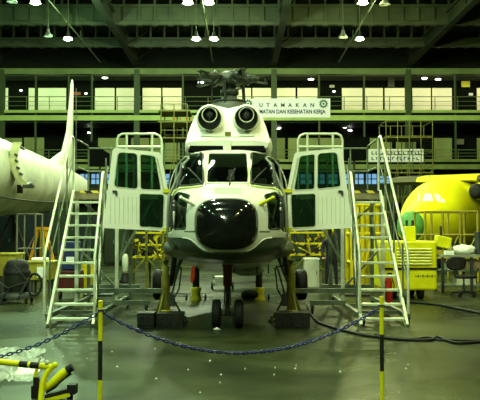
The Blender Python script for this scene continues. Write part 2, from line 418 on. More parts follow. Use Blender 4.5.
# balcony lights
for i, (px, py, s_) in enumerate([(105, 77.5, 'over the pale panels behind the left door'), (311, 79, 'above the long banner'), (424.5, 78, 'left of the pair over the right panels'), (438, 79, 'right of the pair over the right panels'),
                        (201, 82, 'beside the rotor head'), (21, 90, 'in the dark bay at far left'), (86, 93, 'right of the white tail fin'), (334, 91, 'in the dark bay beside the banner')]):
    c = P(px, py, 69.6 if i < 5 else 74.5); big = i < 5
    t = thing('balcony_light', c, f'white light {s_} on the upper balcony', 'lamp', 'lights of the upper balcony')
    wv_ = .26 if big else .14
    MB().lathe(c, [(.02, .12), (wv_ * .6, .1), (wv_, 0), (wv_ * 1.02, -.02)], n=14).build('housing', lampoff, t)
    MB().ball((c.x, c.y, c.z - .02), (wv_ * .95, .12, .08)).build('diffuser', tube_e, t)
    if not big: MB().bb(c.x - .06, c.x + .06, c.y, 74.62, c.z + .02, c.z + .1).build('bracket', steel, t)
    if big: MB().tube([c + V((0, 0, .1)), V((c.x, c.y, wz(68.5)))], .015, 5).build('hanger_rod', steel, t)
for i, (px, py, s_) in enumerate([(277, 125, 'upper of two small streaks under the banner'), (279, 128.5, 'lower of two small streaks under the banner'), (344.5, 126.5, 'left of the two over the right stand'), (350, 129.5, 'right of the two over the right stand'), (89.5, 132, 'over the black panel by the left stand')]):
    c = P(px, py, 74.4); t = thing('tube_light', c, f'small white tube light, {s_}', 'lamp', 'tube lights of the lower balcony')
    MB().beam(c + V((-.16, 0, -.05)), c + V((.16, 0, .05)) if i < 2 else c + V((.16, 0, -.1)), .09, .09).build('tube', tube_e, t)
    MB().bb(c.x - .18, c.x + .18, c.y + .06, 74.62, c.z, c.z + .06).build('housing', lampoff, t)
# added light troughs, hidden behind the front beams to brighten the balcony panels
for nm, z, e in (('upper', wz(75.2), 800), ('lower', wz(122), 90)):
    t = thing('added_light_trough', (0, 68.6, z), f'long slim light trough added out of sight to brighten the panels of the {nm} balcony', 'lamp')
    m = MB().bb(-30, 32, 68.45, 68.5, z, z + .25); m.bb(-30, 32, 68.45, 68.8, z + .2, z + .25); m.build('housing', steel, t)
    for k, c in ((-20, (.62, 1, .5)), (0, (.95, 1, .62)), (20, (1, .95, .60))):
        ld = bpy.data.lights.new('trough', 'AREA'); ld.shape = 'RECTANGLE'; ld.size = 19; ld.size_y = .15; ld.energy = e / 3; ld.color = c
        lo = bpy.data.objects.new('added_trough_light', ld); COL.objects.link(lo); lo.parent = t; lo.location = (k, .1, .12); lo.rotation_euler = (R(45), 0, 0)
# ------------------------------------------------------------------ banner and signs
t = thing('safety_banner', P(285, 117, 67.6), 'long white safety banner with blue lettering hung below the upper balcony', 'banner')
MB().add([p for y in (67.6, 67.56) for p in (P(241, 98.5, y), P(330.3, 98.5, y), P(330.3, 117.5, y), P(241, 117.5, y))], [(0, 1, 2, 3), (7, 6, 5, 4), (0, 4, 5, 1), (1, 5, 6, 2), (2, 6, 7, 3), (3, 7, 4, 0)]).build('cloth', mat('banner white', (.93, .90, .98), .6, 0, .02, emit=None), t)
navyt = mat('banner ink', (.02, .03, .12), .6)
k = WY / F
for ch, px in zip('UTAMAKAN', (261, 268, 275.3, 282.8, 290, 297.3, 304.8, 312.2)):
    text('letter', ch, .42, navyt, t, P(px, 105.3, 67.53), bold=.01)
text('lettering', 'KESELAMATAN DAN KESEHATAN KERJA', .44, navyt, t, P(285, 111.8, 67.53), wid=80.5 * k, bold=.012)
for px in (248, 323.5):
    c = P(px, 103.8, 67.53); m = MB().torus(c, (0, 1, 0), .23, .05, 24, 6)
    for i in range(11):
        a = 2 * pi * i / 11; m.box(c + V((cos(a) * .31, 0, sin(a) * .31)), (.09, .04, .09), Matrix.Rotation(-a, 3, 'Y'))
    m.box(c, (.22, .04, .07)); m.box(c, (.07, .04, .22)); m.build('gear_emblem', mat('emblem green', (.02, .15, .07)), t)
t = thing('edge_sign', P(184, 122, 67.55), 'small orange lettered sign on the balcony edge left of the helicopter cowling', 'sign')
m = MB(); 
for i, px in enumerate((174, 177, 180, 186, 190, 193.5)):
    c = P(px, 118.8, 67.54); m.torus(c, (0, 1, 0), .08, .03, 8, 5) if i % 2 == 0 else m.box(c, (.06, .04, .22))
m.build('lettering', mat('orange ink', (.75, .12, .02), .5), t)
MB().add([p for y in (67.6, 67.56) for p in (P(172, 116.6, y), P(195, 116.6, y), P(195, 121, y), P(172, 121, y))], [(0, 1, 2, 3), (7, 6, 5, 4), (0, 4, 5, 1), (1, 5, 6, 2), (2, 6, 7, 3), (3, 7, 4, 0)]).build('board', slabm, t)
for (x0, x1, y0, y1, mt, lb) in [(461.5, 470, 81, 87, mat('yellow sign', (.75, .7, .06), .5), 'yellow sign on the dark recess of the upper balcony'), (469, 473, 93, 95.5, paper, 'small white notice on the upper balcony at right'),
                             (329.5, 334.5, 85, 87.5, mat('pale sign', (.5, .5, .35)), 'pale sign in the dark bay right of the banner'), (72, 80.5, 92, 95, mat('dull orange sign', (.4, .12, .04)), 'dull orange sign beside the white tail fin'),
                             (388, 394.5, 77.5, 87, mat('grey board', (.07, .08, .05)), 'dark grey board above the panels on the upper balcony'), (456, 464, 139, 144.5, mat('dim board', (.2, .2, .12)), 'dim board on the recess of the lower balcony')]:
    a, c = P(x0, y0, 73.8), P(x1, y1, 73.8)
    tag(MB().bb(a.x, c.x, 73.8, 73.9, c.z, a.z).build('wall_sign', mt), lb, 'sign')
t = thing('lower_banner', P(396, 162, 67.5), 'white banner with dark lettering hung at the lower balcony behind the scaffold', 'banner')
a, c = P(368, 149, 67.58), P(424, 162, 67.58); MB().bb(a.x, c.x, 67.55, 67.6, c.z, a.z).build('cloth', mat('lower banner white', (.85, .86, .80), .6, 0, .03), t)
m = MB()
for row in (153, 158.5):
    px = 372
    while px < 421:
        c = P(px, row, 67.53); h = random.choice((.18, .26, .3)); m.box(c, (.07, .03, h)); m.box(c + V((.09, 0, random.choice((-.1, 0, .1)))), (.16, .03, .06)); px += random.choice((3.2, 4, 4.6))
m.build('lettering', navyt, t)

# ------------------------------------------------------------------ HELICOPTER
X0 = -.205
HY = 14.1
heli = thing('helicopter', (X0, HY, 0), 'white transport helicopter with black nose, standing on jacks with cockpit doors open', 'helicopter')
# body paint: white with slate belly band
bmz = bpy.data.materials.new('helicopter paint'); bmz.use_nodes = True; t_ = bmz.node_tree; b = t_.nodes['Principled BSDF']
b.inputs['Roughness'].default_value = .35; b.inputs['Coat Weight'].default_value = .25
a_ = t_.nodes.new('ShaderNodeTexCoord'); sx = t_.nodes.new('ShaderNodeSeparateXYZ'); t_.links.new(a_.outputs['Object'], sx.inputs[0])
ab = t_.nodes.new('ShaderNodeMath'); ab.operation = 'ABSOLUTE'; t_.links.new(sx.outputs[0], ab.inputs[0])
mr = t_.nodes.new('ShaderNodeMapRange'); mr.interpolation_type = 'SMOOTHSTEP'
for i_, v_ in ((1, .30), (2, .62), (3, 1.28), (4, 1.50)): mr.inputs[i_].default_value = v_
t_.links.new(ab.outputs[0], mr.inputs[0])
lt = t_.nodes.new('ShaderNodeMath'); lt.operation = 'LESS_THAN'; t_.links.new(sx.outputs[2], lt.inputs[0]); t_.links.new(mr.outputs[0], lt.inputs[1])
gt = t_.nodes.new('ShaderNodeMath'); gt.operation = 'GREATER_THAN'; t_.links.new(sx.outputs[2], gt.inputs[0]); gt.inputs[1].default_value = 1.07
mu = t_.nodes.new('ShaderNodeMath'); mu.operation = 'MULTIPLY'; t_.links.new(lt.outputs[0], mu.inputs[0]); t_.links.new(gt.outputs[0], mu.inputs[1])
nn = t_.nodes.new('ShaderNodeTexNoise'); nn.inputs['Scale'].default_value = 3; t_.links.new(a_.outputs['Object'], nn.inputs[0])
r_ = t_.nodes.new('ShaderNodeValToRGB'); r_.color_ramp.elements[0].color = (.60, .63, .55, 1); r_.color_ramp.elements[1].color = (.72, .75, .66, 1); t_.links.new(nn.outputs['Fac'], r_.inputs[0])
mm = t_.nodes.new('ShaderNodeMix'); mm.data_type = 'RGBA'; t_.links.new(mu.outputs[0], mm.inputs[0]); t_.links.new(r_.outputs[0], mm.inputs[6]); mm.inputs[7].default_value = (.055, .074, .06, 1)
t_.links.new(mm.outputs[2], b.inputs['Base Color'])

SY = [12.82, 12.95, 13.15, 13.35, 13.6, 13.85, 14.3, 15.2, 17, 18.6, 20, 22, 24, 26.5, 28.6]
HW = [.46, .62, .80, .92, .99, 1.02, 1.04, 1.05, 1.05, 1.02, .85, .52, .36, .27, .20]
ZB = [1.28, 1.22, 1.17, 1.14, 1.12, 1.08, 1.03, .92, .80, .82, 1.1, 1.62, 1.95, 2.15, 2.3]
ZT = [2.08, 2.17, 2.28, 2.48, 2.74, 2.90, 2.97, 3.02, 3.05, 3.0, 2.95, 2.85, 2.8, 2.75, 2.7]
ZM = [1.68, 1.70, 1.75, 1.78, 1.8, 1.8, 1.8, 1.8, 1.8, 1.85, 1.95, 2.2, 2.35, 2.42, 2.5]
def bodyring(Y, n=168):
    hw, zb, zt, zm = (smooth(SY, q, Y) for q in (HW, ZB, ZT, ZM)); out = []
    for i in range(n):
        a = 2 * pi * i / n; c, s_ = cos(a), sin(a)
        e = 3.3 if s_ > 0 else 2.9
        if Y > 19: e = max(2.1, e - (Y - 19) * .5)
        x = hw * math.copysign(abs(c) ** (2 / e), c)
        h = (zt - zm) if s_ > 0 else (zm - zb)
        out.append(V((X0 + x, Y, zm + h * math.copysign(abs(s_) ** (2 / e), s_))))
    return out
st = []; Y = 12.82
while Y < 28.6: st.append(Y); Y += 0.025 if Y < 15.0 else .3
st.append(28.6)
rings = [bodyring(y) for y in st]
nr = 168
verts = [p for r in rings for p in r]
faces = [(i * nr + j, i * nr + (j + 1) % nr, (i + 1) * nr + (j + 1) % nr, (i + 1) * nr + j) for i in range(len(rings) - 1) for j in range(nr)]
BV = BVHTree.FromPolygons([tuple(v) for v in verts], faces)
EYEV = V((0, 0, EYE))
def hit(px, py, off=.0):
    d = (P(px, py, 10) - EYEV).normalized(); h = BV.ray_cast(EYEV, d)
    if h[0] is None: return None
    nrm = h[1] if h[1].dot(d) < 0 else -h[1]
    return h[0] + nrm * off
CP = 240 + F * X0 / 13.5
mirror = lambda poly: [(2 * CP - x, y) for x, y in reversed(poly)]
centre = rounded([(208, 153.5), (247.5, 153.5), (249.5, 183.5), (206, 183.5)], 3)
sidep = rounded([(186, 153.8), (203, 153.5), (203.6, 184), (190, 186), (179.5, 186.5)], 2.5)
chin = rounded([(174, 197), (179, 192.5), (190, 195.5), (186.5, 207), (186, 229), (174, 229)], 2)
wins = [centre, sidep, [V(p) for p in mirror([tuple(q) for q in sidep])], chin, [V(p) for p in mirror([tuple(q) for q in chin])]]
side_open = [(183.5, 152.5), (185, 156), (179.5, 186), (173.5, 197), (173.5, 229), (171, 232), (160, 232), (160, 195), (170, 160)]
wins_open = [side_open, mirror(side_open)]
door_ap = [(13.42, 1.52), (13.36, 2.05), (13.72, 2.80), (14.75, 2.85), (14.78, 1.52)]
keep = []
for f in faces:
    c = (V(verts[f[0]]) + V(verts[f[1]]) + V(verts[f[2]]) + V(verts[f[3]])) / 4
    if c.y < 14.8 and 1.5 < c.z and any(inpoly(*PX(c), w_) for w_ in wins + wins_open): continue
    if abs(c.x - X0) > .6 and inpoly(c.y, c.z, door_ap): continue
    keep.append(f)
m = MB(); m.v = [tuple(v) for v in verts]; m.f = [list(f) for f in keep]; m.sm = [True] * len(keep)
m.add(rings[0], [tuple(range(nr))]); m.add(rings[-1], [tuple(range(nr))])
body = m.build('fuselage', bmz, heli)
sd = body.modifiers.new('shell', 'SOLIDIFY'); sd.thickness = .018; sd.offset = 0
# interior
inn = MB(); inn.bb(X0 - .9, X0 + .9, 14.95, 15.0, 1.2, 2.85); inn.bb(X0 - .85, X0 + .85, 13.3, 14.95, 1.3, 1.34)
inn.build('cockpit_bulkhead', mat('cockpit dark lining', (.015, .018, .016), .8), heli)
m = MB(); m.bb(X0 - .78, X0 + .78, 13.5, 13.78, 2.02, 2.27)
m.build('glare_shield', mat('pale instrument cover', (.30, .38, .28), .6), heli, .04)
for s_ in (-1, 1):
    m = MB(); m.bb(X0 + s_ * .42 - .24, X0 + s_ * .42 + .24, 14.1, 14.55, 1.72, 1.85); m.bb(X0 + s_ * .42 - .24, X0 + s_ * .42 + .24, 14.5, 14.62, 1.85, 2.5); m.bb(X0 + s_ * .42 - .13, X0 + s_ * .42 + .13, 14.5, 14.6, 2.5, 2.7)
    m.bb(X0 + s_ * .42 - .2, X0 + s_ * .42 + .2, 14.2, 14.5, 1.34, 1.72)
    m.build('pilot_seat', mat('seat cover', (.06, .07, .06), .8), heli, .03)
    MB().tube([(X0 + s_ * .42, 13.95, 1.36), (X0 + s_ * .42, 13.98, 1.8), (X0 + s_ * .42, 14.0, 1.95)], .018).build('control_stick', dgrey, heli)
    m = MB(); m.tube([(X0 + s_ * .62, 13.55, 1.36), (X0 + s_ * .8, 13.75, 2.1)], .02); m.tube([(X0 + s_ * .82, 13.6, 1.6), (X0 + s_ * .6, 13.6, 2.02)], .015)
    m.build('cockpit_strut', alu_dk, heli)
def pane(name, ol, m_, off=.006):
    cx = sum(p[0] for p in ol) / len(ol); cy = sum(p[1] for p in ol) / len(ol); mb = MB(); vs = []; fs = []; n = len(ol); K = 6
    for k_ in range(1, K + 1):
        for p in ol:
            q = hit(cx + (p[0] - cx) * k_ / K, cy + (p[1] - cy) * k_ / K, off); vs.append(q if q is not None else vs[-1])
    q = hit(cx, cy, off); vs.append(q)
    for j in range(n): fs.append((len(vs) - 1, j, (j + 1) % n))
    for k_ in range(K - 1):
        for j in range(n): fs.append((k_ * n + j, k_ * n + (j + 1) % n, (k_ + 1) * n + (j + 1) % n, (k_ + 1) * n + j))
    mb.add(vs, fs, True); return mb.build(name, m_, heli)
def outline(name, ol, r, m_, close=True, par=None, off=.008):
    pts = [hit(p[0], p[1], off) for p in ol]; pts = [p for p in pts if p is not None]
    if len(pts) < 2: return None
    if close: pts.append(pts[0])
    return MB().tube(pts, r, 6).build(name, m_, par or heli)
for i, w_ in enumerate(wins):
    p = pane('windscreen' if i < 3 else 'chin_window', w_, glass)
    outline('window_frame', w_, .019 if i < 3 else .013, white if i == 0 else dgrey, par=p)
for sg in (1, -1):
    mr_ = (lambda pl: pl) if sg == 1 else mirror
    # door aperture rim
    q = [V((X0 - sg * 1.0, y, z)) for y, z in [(p[0], p[1]) for p in rounded(door_ap, .12)]]
    pts = []
    for p in q:
        h = BV.ray_cast(V((X0 - sg * 3, p.y, p.z)), V((sg, 0, 0))); 
        if h[0] is not None: pts.append(h[0])
    MB().tube(pts + [pts[0]], .022, 6).build('door_frame', mat('grey green door seal', (.22, .25, .2), .5), heli)
for sg in (1, -1):
    pl = [(172.5, 196), (175, 191.5), (180, 189), (186, 188.3), (195, 187.8), (203, 186.5)]
    outline('windscreen_sill', pl if sg == 1 else mirror(pl), .024, trimg, False)
    pl = [(184, 153), (182, 163), (179.5, 175), (176.5, 187), (172.5, 197), (171.5, 213), (171.5, 231)]
    pts = [hit(x_, y_, -.01) for x_, y_ in (pl if sg == 1 else mirror(pl))]; pts = [p for p in pts if p]
    MB().tube(pts, .03, 8).build('corner_post', dgrey, heli)
for sg in (1, -1):
    pl = [(204.6, 153.3), (205.4, 170), (206, 186)]
    outline('pillar_seal', pl if sg == 1 else mirror(pl), .014, trimg, False)
# belly lip swoosh
for sg in (1, -1):
    pl = [(183, 237.8), (188, 238.2), (192, 240), (196, 243.4), (200, 247), (204, 249.5), (208, 250.6)]
    if sg == -1: pl = mirror(pl)
    outline('belly_lip', pl, .012, white, False)
# nose plates / seams
pane('nose_panel', [V(p) for p in rounded([(215, 188.5), (241, 188.5), (242, 195), (214, 195)], 1)], mat('pale green nose panel', (.45, .52, .40), .4), .012)
outline('panel_seam', [(185, 231.5), (195, 231.5)], .012, alu_dk, False); outline('panel_seam', mirror([(185, 231.5), (195, 231.5)]), .012, alu_dk, False)
# radome
m = MB(); RG = []
for k_ in range(13):
    t = k_ / 12; f = (1 - t ** 2.6) ** (1 / 2.2) if t < 1 else .02
    f = max(f, .02); y = 12.98 - .50 * t
    RG.append([V((X0 + .495 * f * math.copysign(abs(cos(a)) ** (2 / 3.0), cos(a)), y, 1.705 + .405 * f * math.copysign(abs(sin(a)) ** (2 / 3.0), sin(a)))) for a in [2 * pi * i / 56 for i in range(56)]])
m.loft(RG); m.build('radome', blackg, heli)
# pitot probes
for sg, mt in ((-1, white), (1, lime)):
    a = hit(CP + sg * 32.5, 204.5); b_ = a + V((sg * .20, -.10, .10))
    m = MB().tube([a, b_], [.030, .022]); m.ball(b_, .03, 8, 6); m.build('pitot_probe', mt, heli)
# centre windscreen fitting and wipers
a = hit(229.5, 186, .01); c = hit(232, 172, .05)
m = MB().tube([a, c], .012); m.tube([a + (c - a) * .5, c + V((.05, -.02, .02))], .014); m.box(a + (c - a) * .75, (.09, .03, .12)); m.box(a + (c - a) * .45, (.12, .03, .05)); m.build('thermometer_probe', dgrey, heli)
for sg in (1, -1):
    pl = [(203, 186), (197, 178), (188.5, 169.5)]
    if sg == -1: pl = mirror(pl)
    pts = [hit(x_, y_, .035) for x_, y_ in pl]; MB().tube([p for p in pts if p], .013).build('wiper', dgrey, heli)
# roof dark intake gap and centre post
def bar(name, px0, px1, py0, py1, Y, th, m_, bev=.02):
    a, c = P(px0, py1, Y), P(px1, py0, Y); return MB().bb(a.x, c.x, Y, Y + th, a.z, c.z).build(name, m_, heli, bev)
m = MB()
for sg in (-1, 1):
    r0 = [P(CP + sg * 4, 151.5, 13.95), P(CP + sg * 39, 151, 13.95), P(CP + sg * 36, 143, 14.1), P(CP + sg * 4, 143, 14.1)]
    r1 = [p + V((0, .5, 0)) for p in r0]; m.loft([r0, r1], True, False)
m.build('roof_grille', mat('black grille', (.004, .004, .004), .9, spec=0), heli)
bar('centre_post', CP - 4, CP + 4, 139, 151.5, 13.92, .3, white)
# engine cowling
CY = [14.05, 14.3, 14.6, 14.85, 15.05, 15.6, 17.2, 18.6, 20, 21.8]
CW = [.67, .71, .72, .68, .65, .64, .74, .62, .42, .22]
CT = [3.10, 3.17, 3.32, 3.66, 3.83, 3.86, 3.9, 3.8, 3.5, 3.1]
CBt = [2.94, 2.85, 2.8, 2.75, 2.7, 2.7, 2.7, 2.7, 2.7, 2.7]
RG = []
for k_ in range(40):
    y = 14.05 + (21.8 - 14.05) * (k_ / 39) ** 1.6; hw, zt, zb = smooth(CY, CW, y), smooth(CY, CT, y), smooth(CY, CBt, y)
    ring = []
    for i in range(64):
        a = 2 * pi * i / 64; c, s_ = cos(a), sin(a); e = 3.4 if s_ < 0 else 4.6
        x_ = hw * math.copysign(abs(c) ** (2 / e), c); hgt = (zt - zb) / 2; z_ = (zt + zb) / 2 + hgt * math.copysign(abs(s_) ** (2 / e), s_)
        if s_ > 0 and 14.7 < y < 17: z_ -= .05 * math.exp(-(x_ / .14) ** 2) * min(1, (y - 14.7) * 3)
        ring.append(V((X0 + x_ * (1 - .10 * max(0, (z_ - 3.3) / .5)), y, z_)))
    RG.append(ring)
m = MB().loft(RG); m.build('engine_cowling', white, heli)
for sg in (-1, 1):
    cx_ = X0 + sg * .315; z_ = 3.55; 
    m = MB().lathe((cx_, 14.50, z_), [(.245, .4), (.24, .14), (.21, .08), (.195, .07), (.19, .1), (.18, .35)], (0, 1, 0), 32); o = m.build('intake_duct', white, heli)
    m = MB().lathe((cx_, 14.46, z_ - .02), [(.19, .12), (.198, -.02), (.188, -.06), (.165, -.03), (.155, .04), (.14, .07), (.01, .08)], (0, 1, 0), 32); m.build('intake_cup', mat('black intake liner', (.006, .007, .006), .7), heli)
    m = MB().torus((cx_, 14.42, z_ + .03), (0, 1, 0), .125, .010, 32, 8); m.build('intake_ring', alu, heli)
    m = MB().ball((cx_, 14.50, z_ + .03), (.07, .06, .07)); m.tube([(cx_, 14.41, z_ - .09), (cx_, 14.41, z_ + .15)], .006, 5); m.build('intake_bullet', dgrey, heli)
    # side fairing beside the cowling
    MB().ball((X0 + sg * .66, 15.3, 3.12), (.13, .5, .19)).build('side_fairing', white, heli)
m = MB(); c = P(CP, 133.5, 14.25); m.bb(X0 - .05, X0 + .05, 14.40, 14.6, 3.20, 3.29); m.build('cowling_latch', olive, heli, .01)
MB().tube([(X0 - .45, 14.3, 3.2), (X0 - .2, 14.25, 3.18), (X0 + .2, 14.25, 3.18), (X0 + .45, 14.3, 3.2)], .008, 5).build('cowling_seam', alu_dk, heli)
# rotor mast and hub
MYc = 16.6
m = MB().lathe((X0, MYc, 3.83), [(.44, 0), (.44, .13), (.38, .24), (.22, .32), (.16, .36), (.15, .4)], (0, 0, 1), 32); m.build('mast_fairing', mat('mast fairing grey', (.07, .08, .065), .5), heli)
hz_ = 4.58
m = MB().lathe((X0, MYc, 4.0), [(.14, 0), (.14, .25), (.18, .27), (.18, .36), (.13, .38), (.13, .55), (.2, .56), (.24, .62), (.2, .68), (.08, .74), (.02, .75)], (0, 0, 1), 24); m.build('rotor_mast', rotorm, heli)
hub = MB().lathe((X0, MYc, hz_ - .12), [(.05, 0), (.26, .02), (.3, .08), (.28, .16), (.16, .22), (.04, .24)], (0, 0, 1), 24).build('rotor_hub', rotorm, heli)
for k_ in range(5):
    a = R(4 + 72 * k_) if k_ < 5 else 0
    d = V((cos(a), sin(a), 0)); n_ = V((-sin(a), cos(a), 0)); c = V((X0, MYc, hz_)); L = .73
    m = MB().tube([c + d * .18 + V((0, 0, .0)), c + d * .36, c + d * .5 + V((0, 0, .01)), c + d * (L - .16)], [.07, .095, .075, .07], 10)
    m.lathe(c + d * .36, [(.1, -.04), (.125, -.02), (.125, .02), (.1, .04)], d, 14)
    m.beam(c + d * .2 + n_ * .1, c + d * .45 + n_ * .12, .03, .05)
    m.box(c + d * .3 + V((0, 0, .1)), (.1, .1, .06))
    o = m.build('blade_sleeve', rotorm, heli)
    m = MB()
    for q in (-1, 1): m.beam(c + d * (L - .2) + V((0, 0, q * .05)), c + d * (L + .02) + V((0, 0, q * .075)), .12, .025); 
    m.tube([c + d * (L - .02) + V((0, 0, -.1)), c + d * (L - .02) + V((0, 0, .1))], .022, 8); m.build('blade_fork', rotorm, o)
for k_ in range(5):
    a = R(40 + 72 * k_); p = V((X0 + .36 * cos(a), MYc + .36 * sin(a), 3.93)); m = MB().tube([p, V((X0 + .33 * cos(a), MYc + .33 * sin(a), 4.5))], .016, 6)
    m.box(p + V((0, 0, .12)), (.04, .04, .06)); m.build('pitch_link', rotorm, heli)
m = MB().torus((X0, MYc, 4.13), (0, 0, 1), .3, .025, 28, 6)
for k_ in range(4): a = pi / 4 + pi / 2 * k_; m.tube([(X0 + .1 * cos(a), MYc + .1 * sin(a), 4.13), (X0 + .3 * cos(a), MYc + .3 * sin(a), 4.13)], .02, 6)
m.build('swashplate', rotorm, heli)
# sponsons
for sg in (-1, 1):
    RG = []
    for k_ in range(25):
        t = k_ / 24; y = 13.75 + 5.6 * t; f = max(.04, math.sin(pi * min(1, t * 2.2 + .02) / 2) if t < .45 else math.cos(pi / 2 * ((t - .45) / .55) ** 1.6)); f = f ** .6
        RG.append([V((X0 + sg * (.80 + (.42 * f) * cos(a) * (1 if cos(a) > 0 else .6)), y, 1.30 + .225 * f * sin(a))) for a in [2 * pi * i / 28 for i in range(28)]])
    MB().loft(RG).build('sponson', slate, heli)
# nose gear
m = MB().lathe((X0, 14.1, 1.12), [(.09, 0), (.09, -.1), (.075, -.12), (.075, -.42), (.055, -.44)], (0, 0, 1), 16); gear = m.build('nose_gear_strut', brown, heli)
m = MB().tube([(X0, 14.1, .75), (X0, 14.1, .24)], .03, 10); m.tube([(X0 + .04, 14.0, .7), (X0 + .05, 13.98, .45), (X0, 14.05, .24)], .014); m.tube([(X0 - .04, 14.0, .7), (X0 - .05, 13.98, .45), (X0, 14.05, .24)], .014)
m.tube([(X0 - .16, 14.1, .235), (X0 + .16, 14.1, .235)], .03, 8); m.lathe((X0, 14.1, .2), [(.05, 0), (.06, .05), (.045, .1)], (0, 0, 1)); m.build('nose_gear_leg', dgrey, heli)
for sg in (-1, 1):
    o = MB().tyre((X0 + sg * .185, 14.1, .236), .236, .15).build('nose_wheel', black, heli)
    MB().lathe((X0 + sg * .185, 14.1, .236), [(.12, -.06), (.1, -.03), (.04, -.045), (.02, -.05)] if sg < 0 else [(.12, .06), (.1, .03), (.04, .045), (.02, .05)], (1, 0, 0), 16).build('wheel_rim', alu_dk, o)
# main gear, hanging clear of the floor
for sg in (-1, 1):
    cx_ = X0 + sg * 1.48; c = V((cx_, 17.8, .48))
    o = MB().tyre(c, .32, .24).build('main_wheel', black, heli)
    MB().lathe(c, [(.17, -.1), (.15, -.05), (.06, -.08), (.02, -.09)] if sg < 0 else [(.17, .1), (.15, .05), (.06, .08), (.02, .09)], (1, 0, 0), 16).build('wheel_rim', alu_dk, o)
    m = MB().tube([c, c + V((-sg * .22, 0, 0)), c + V((-sg * .25, 0, .05))], .035); m.tube([c + V((-sg * .24, 0, 0)), (X0 + sg * 1.1, 17.2, 1.15)], [.05, .06]); m.tube([c + V((-sg * .24, 0, 0)), (X0 + sg * 1.0, 17.9, 1.1)], .045)
    m.build('main_gear_leg', dgrey, heli)
# belly lumps and lights
MB().ball((X0 + .35, 15.8, .86), (.3, .5, .09)).build('belly_fairing', whited, heli)
m = MB()
for xx in (-.55, .1, .5, .7): m.tube([(X0 + xx, 14.9, 1.02), (X0 + xx, 14.88, .86)], .012, 5)
m.build('belly_aerial', dgrey, heli)
# tail fin
m = MB()
RG = [[V((X0 + dx * .5, y, z)) for dx, y in ((-.12, 26.6 + e), (0, 26.2 + e), (.12, 26.6 + e), (.1, 27.9 + e * .7), (0, 28.2 + e * .7), (-.1, 27.9 + e * .7))] for z, e in ((2.5, 0), (3.6, .6), (4.7, 1.3))]
m.loft(RG); m.build('tail_fin', white, heli)

# cockpit doors, swung open square to the fuselage
def door(sg):
    YD = 14.0; mp = (lambda q: q) if sg == -1 else (lambda q: [(2 * CP2 - a, b) for a, b in q])
    CP2 = 240 + F * X0 / YD
    to2 = lambda q: [((P(a, b, YD).x), P(a, b, YD).z) for a, b in q]
    out = rounded(to2(mp([(113, 149), (116, 148.2), (160.5, 152.5), (168, 190), (166.3, 231), (103, 228)])), .05)
    h1 = rounded(to2(mp([(118, 152.3), (137.6, 153.2), (138.3, 189.5), (114, 187)])), .07)
    h2 = rounded(to2(mp([(140.2, 154), (155.5, 156), (161.5, 190.5), (140.6, 189.6)])), .05)
    h3 = rounded(to2(mp([(139.5, 193.5), (164.5, 194.5), (163.3, 228.3), (139.5, 227)])), .05)
    to3 = lambda u, v, w_: V((u, YD + w_, v))
    fr = plate('cockpit_door', [out, h1, h2, h3], .045, white, heli, to3)
    for h in (h1, h2, h3):
        g = plate('door_pane', [h], .008, glassd, fr, to3)
        MB().tube([to3(p[0], p[1], -.022) for p in h] + [to3(h[0][0], h[0][1], -.022)], .009, 5).build('pane_seal', mat('pale seal', (.6, .62, .5)), fr)
    a, c = to2(mp([(104.5, 226)]))[0], to2(mp([(138, 192)]))[0]
    x0, x1 = to2(mp([(111, 200)]))[0][0], to2(mp([(137, 200)]))[0][0]
    m = MB()
    for k_ in range(7): xx = x0 + (x1 - x0) * k_ / 6; m.tube([(xx, YD - .022, P(0, 224, YD).z), (xx, YD - .022, P(0, 197, YD).z)], .006, 5)
    m.build('door_rib', whited, fr)
    hx, hz2 = to2(mp([(115, 191.5)]))[0]
    m = MB().box((hx, YD - .04, hz2), (.07, .03, .03)); m.box((hx + .03, YD - .045, hz2 - .03), (.03, .03, .06)); m.build('door_handle', dgrey, fr)
    for py in (191, 229.5):
        m = MB(); q = to2(mp([(167.5, py)]))[0]; m.box((q[0], YD - .01, q[1]), (.14, .09, .055)); m.ball((q[0] - sg * .06, YD - .02, q[1]), .035); m.build('door_hinge', lime, fr)
    p0 = to2(mp([(155, 158)]))[0]; p1 = to2(mp([(162, 189)]))[0]
    MB().tube([(p0[0] + .04 * -sg, YD - .03, p0[1]), (p1[0] + .03 * -sg, YD - .03, p1[1])], .012).build('door_strut', alu, fr)
    p0 = to2(mp([(144, 225)]))[0]; p1 = to2(mp([(157, 205)]))[0]
    MB().tube([(p0[0], YD + .05, p0[1]), ((p0[0] + p1[0]) / 2, YD + .06, p1[1]), (p1[0], YD + .05, p0[1] + .1)], .018).build('grab_handle', alu_dk, fr)
for sg in (-1, 1): door(sg)

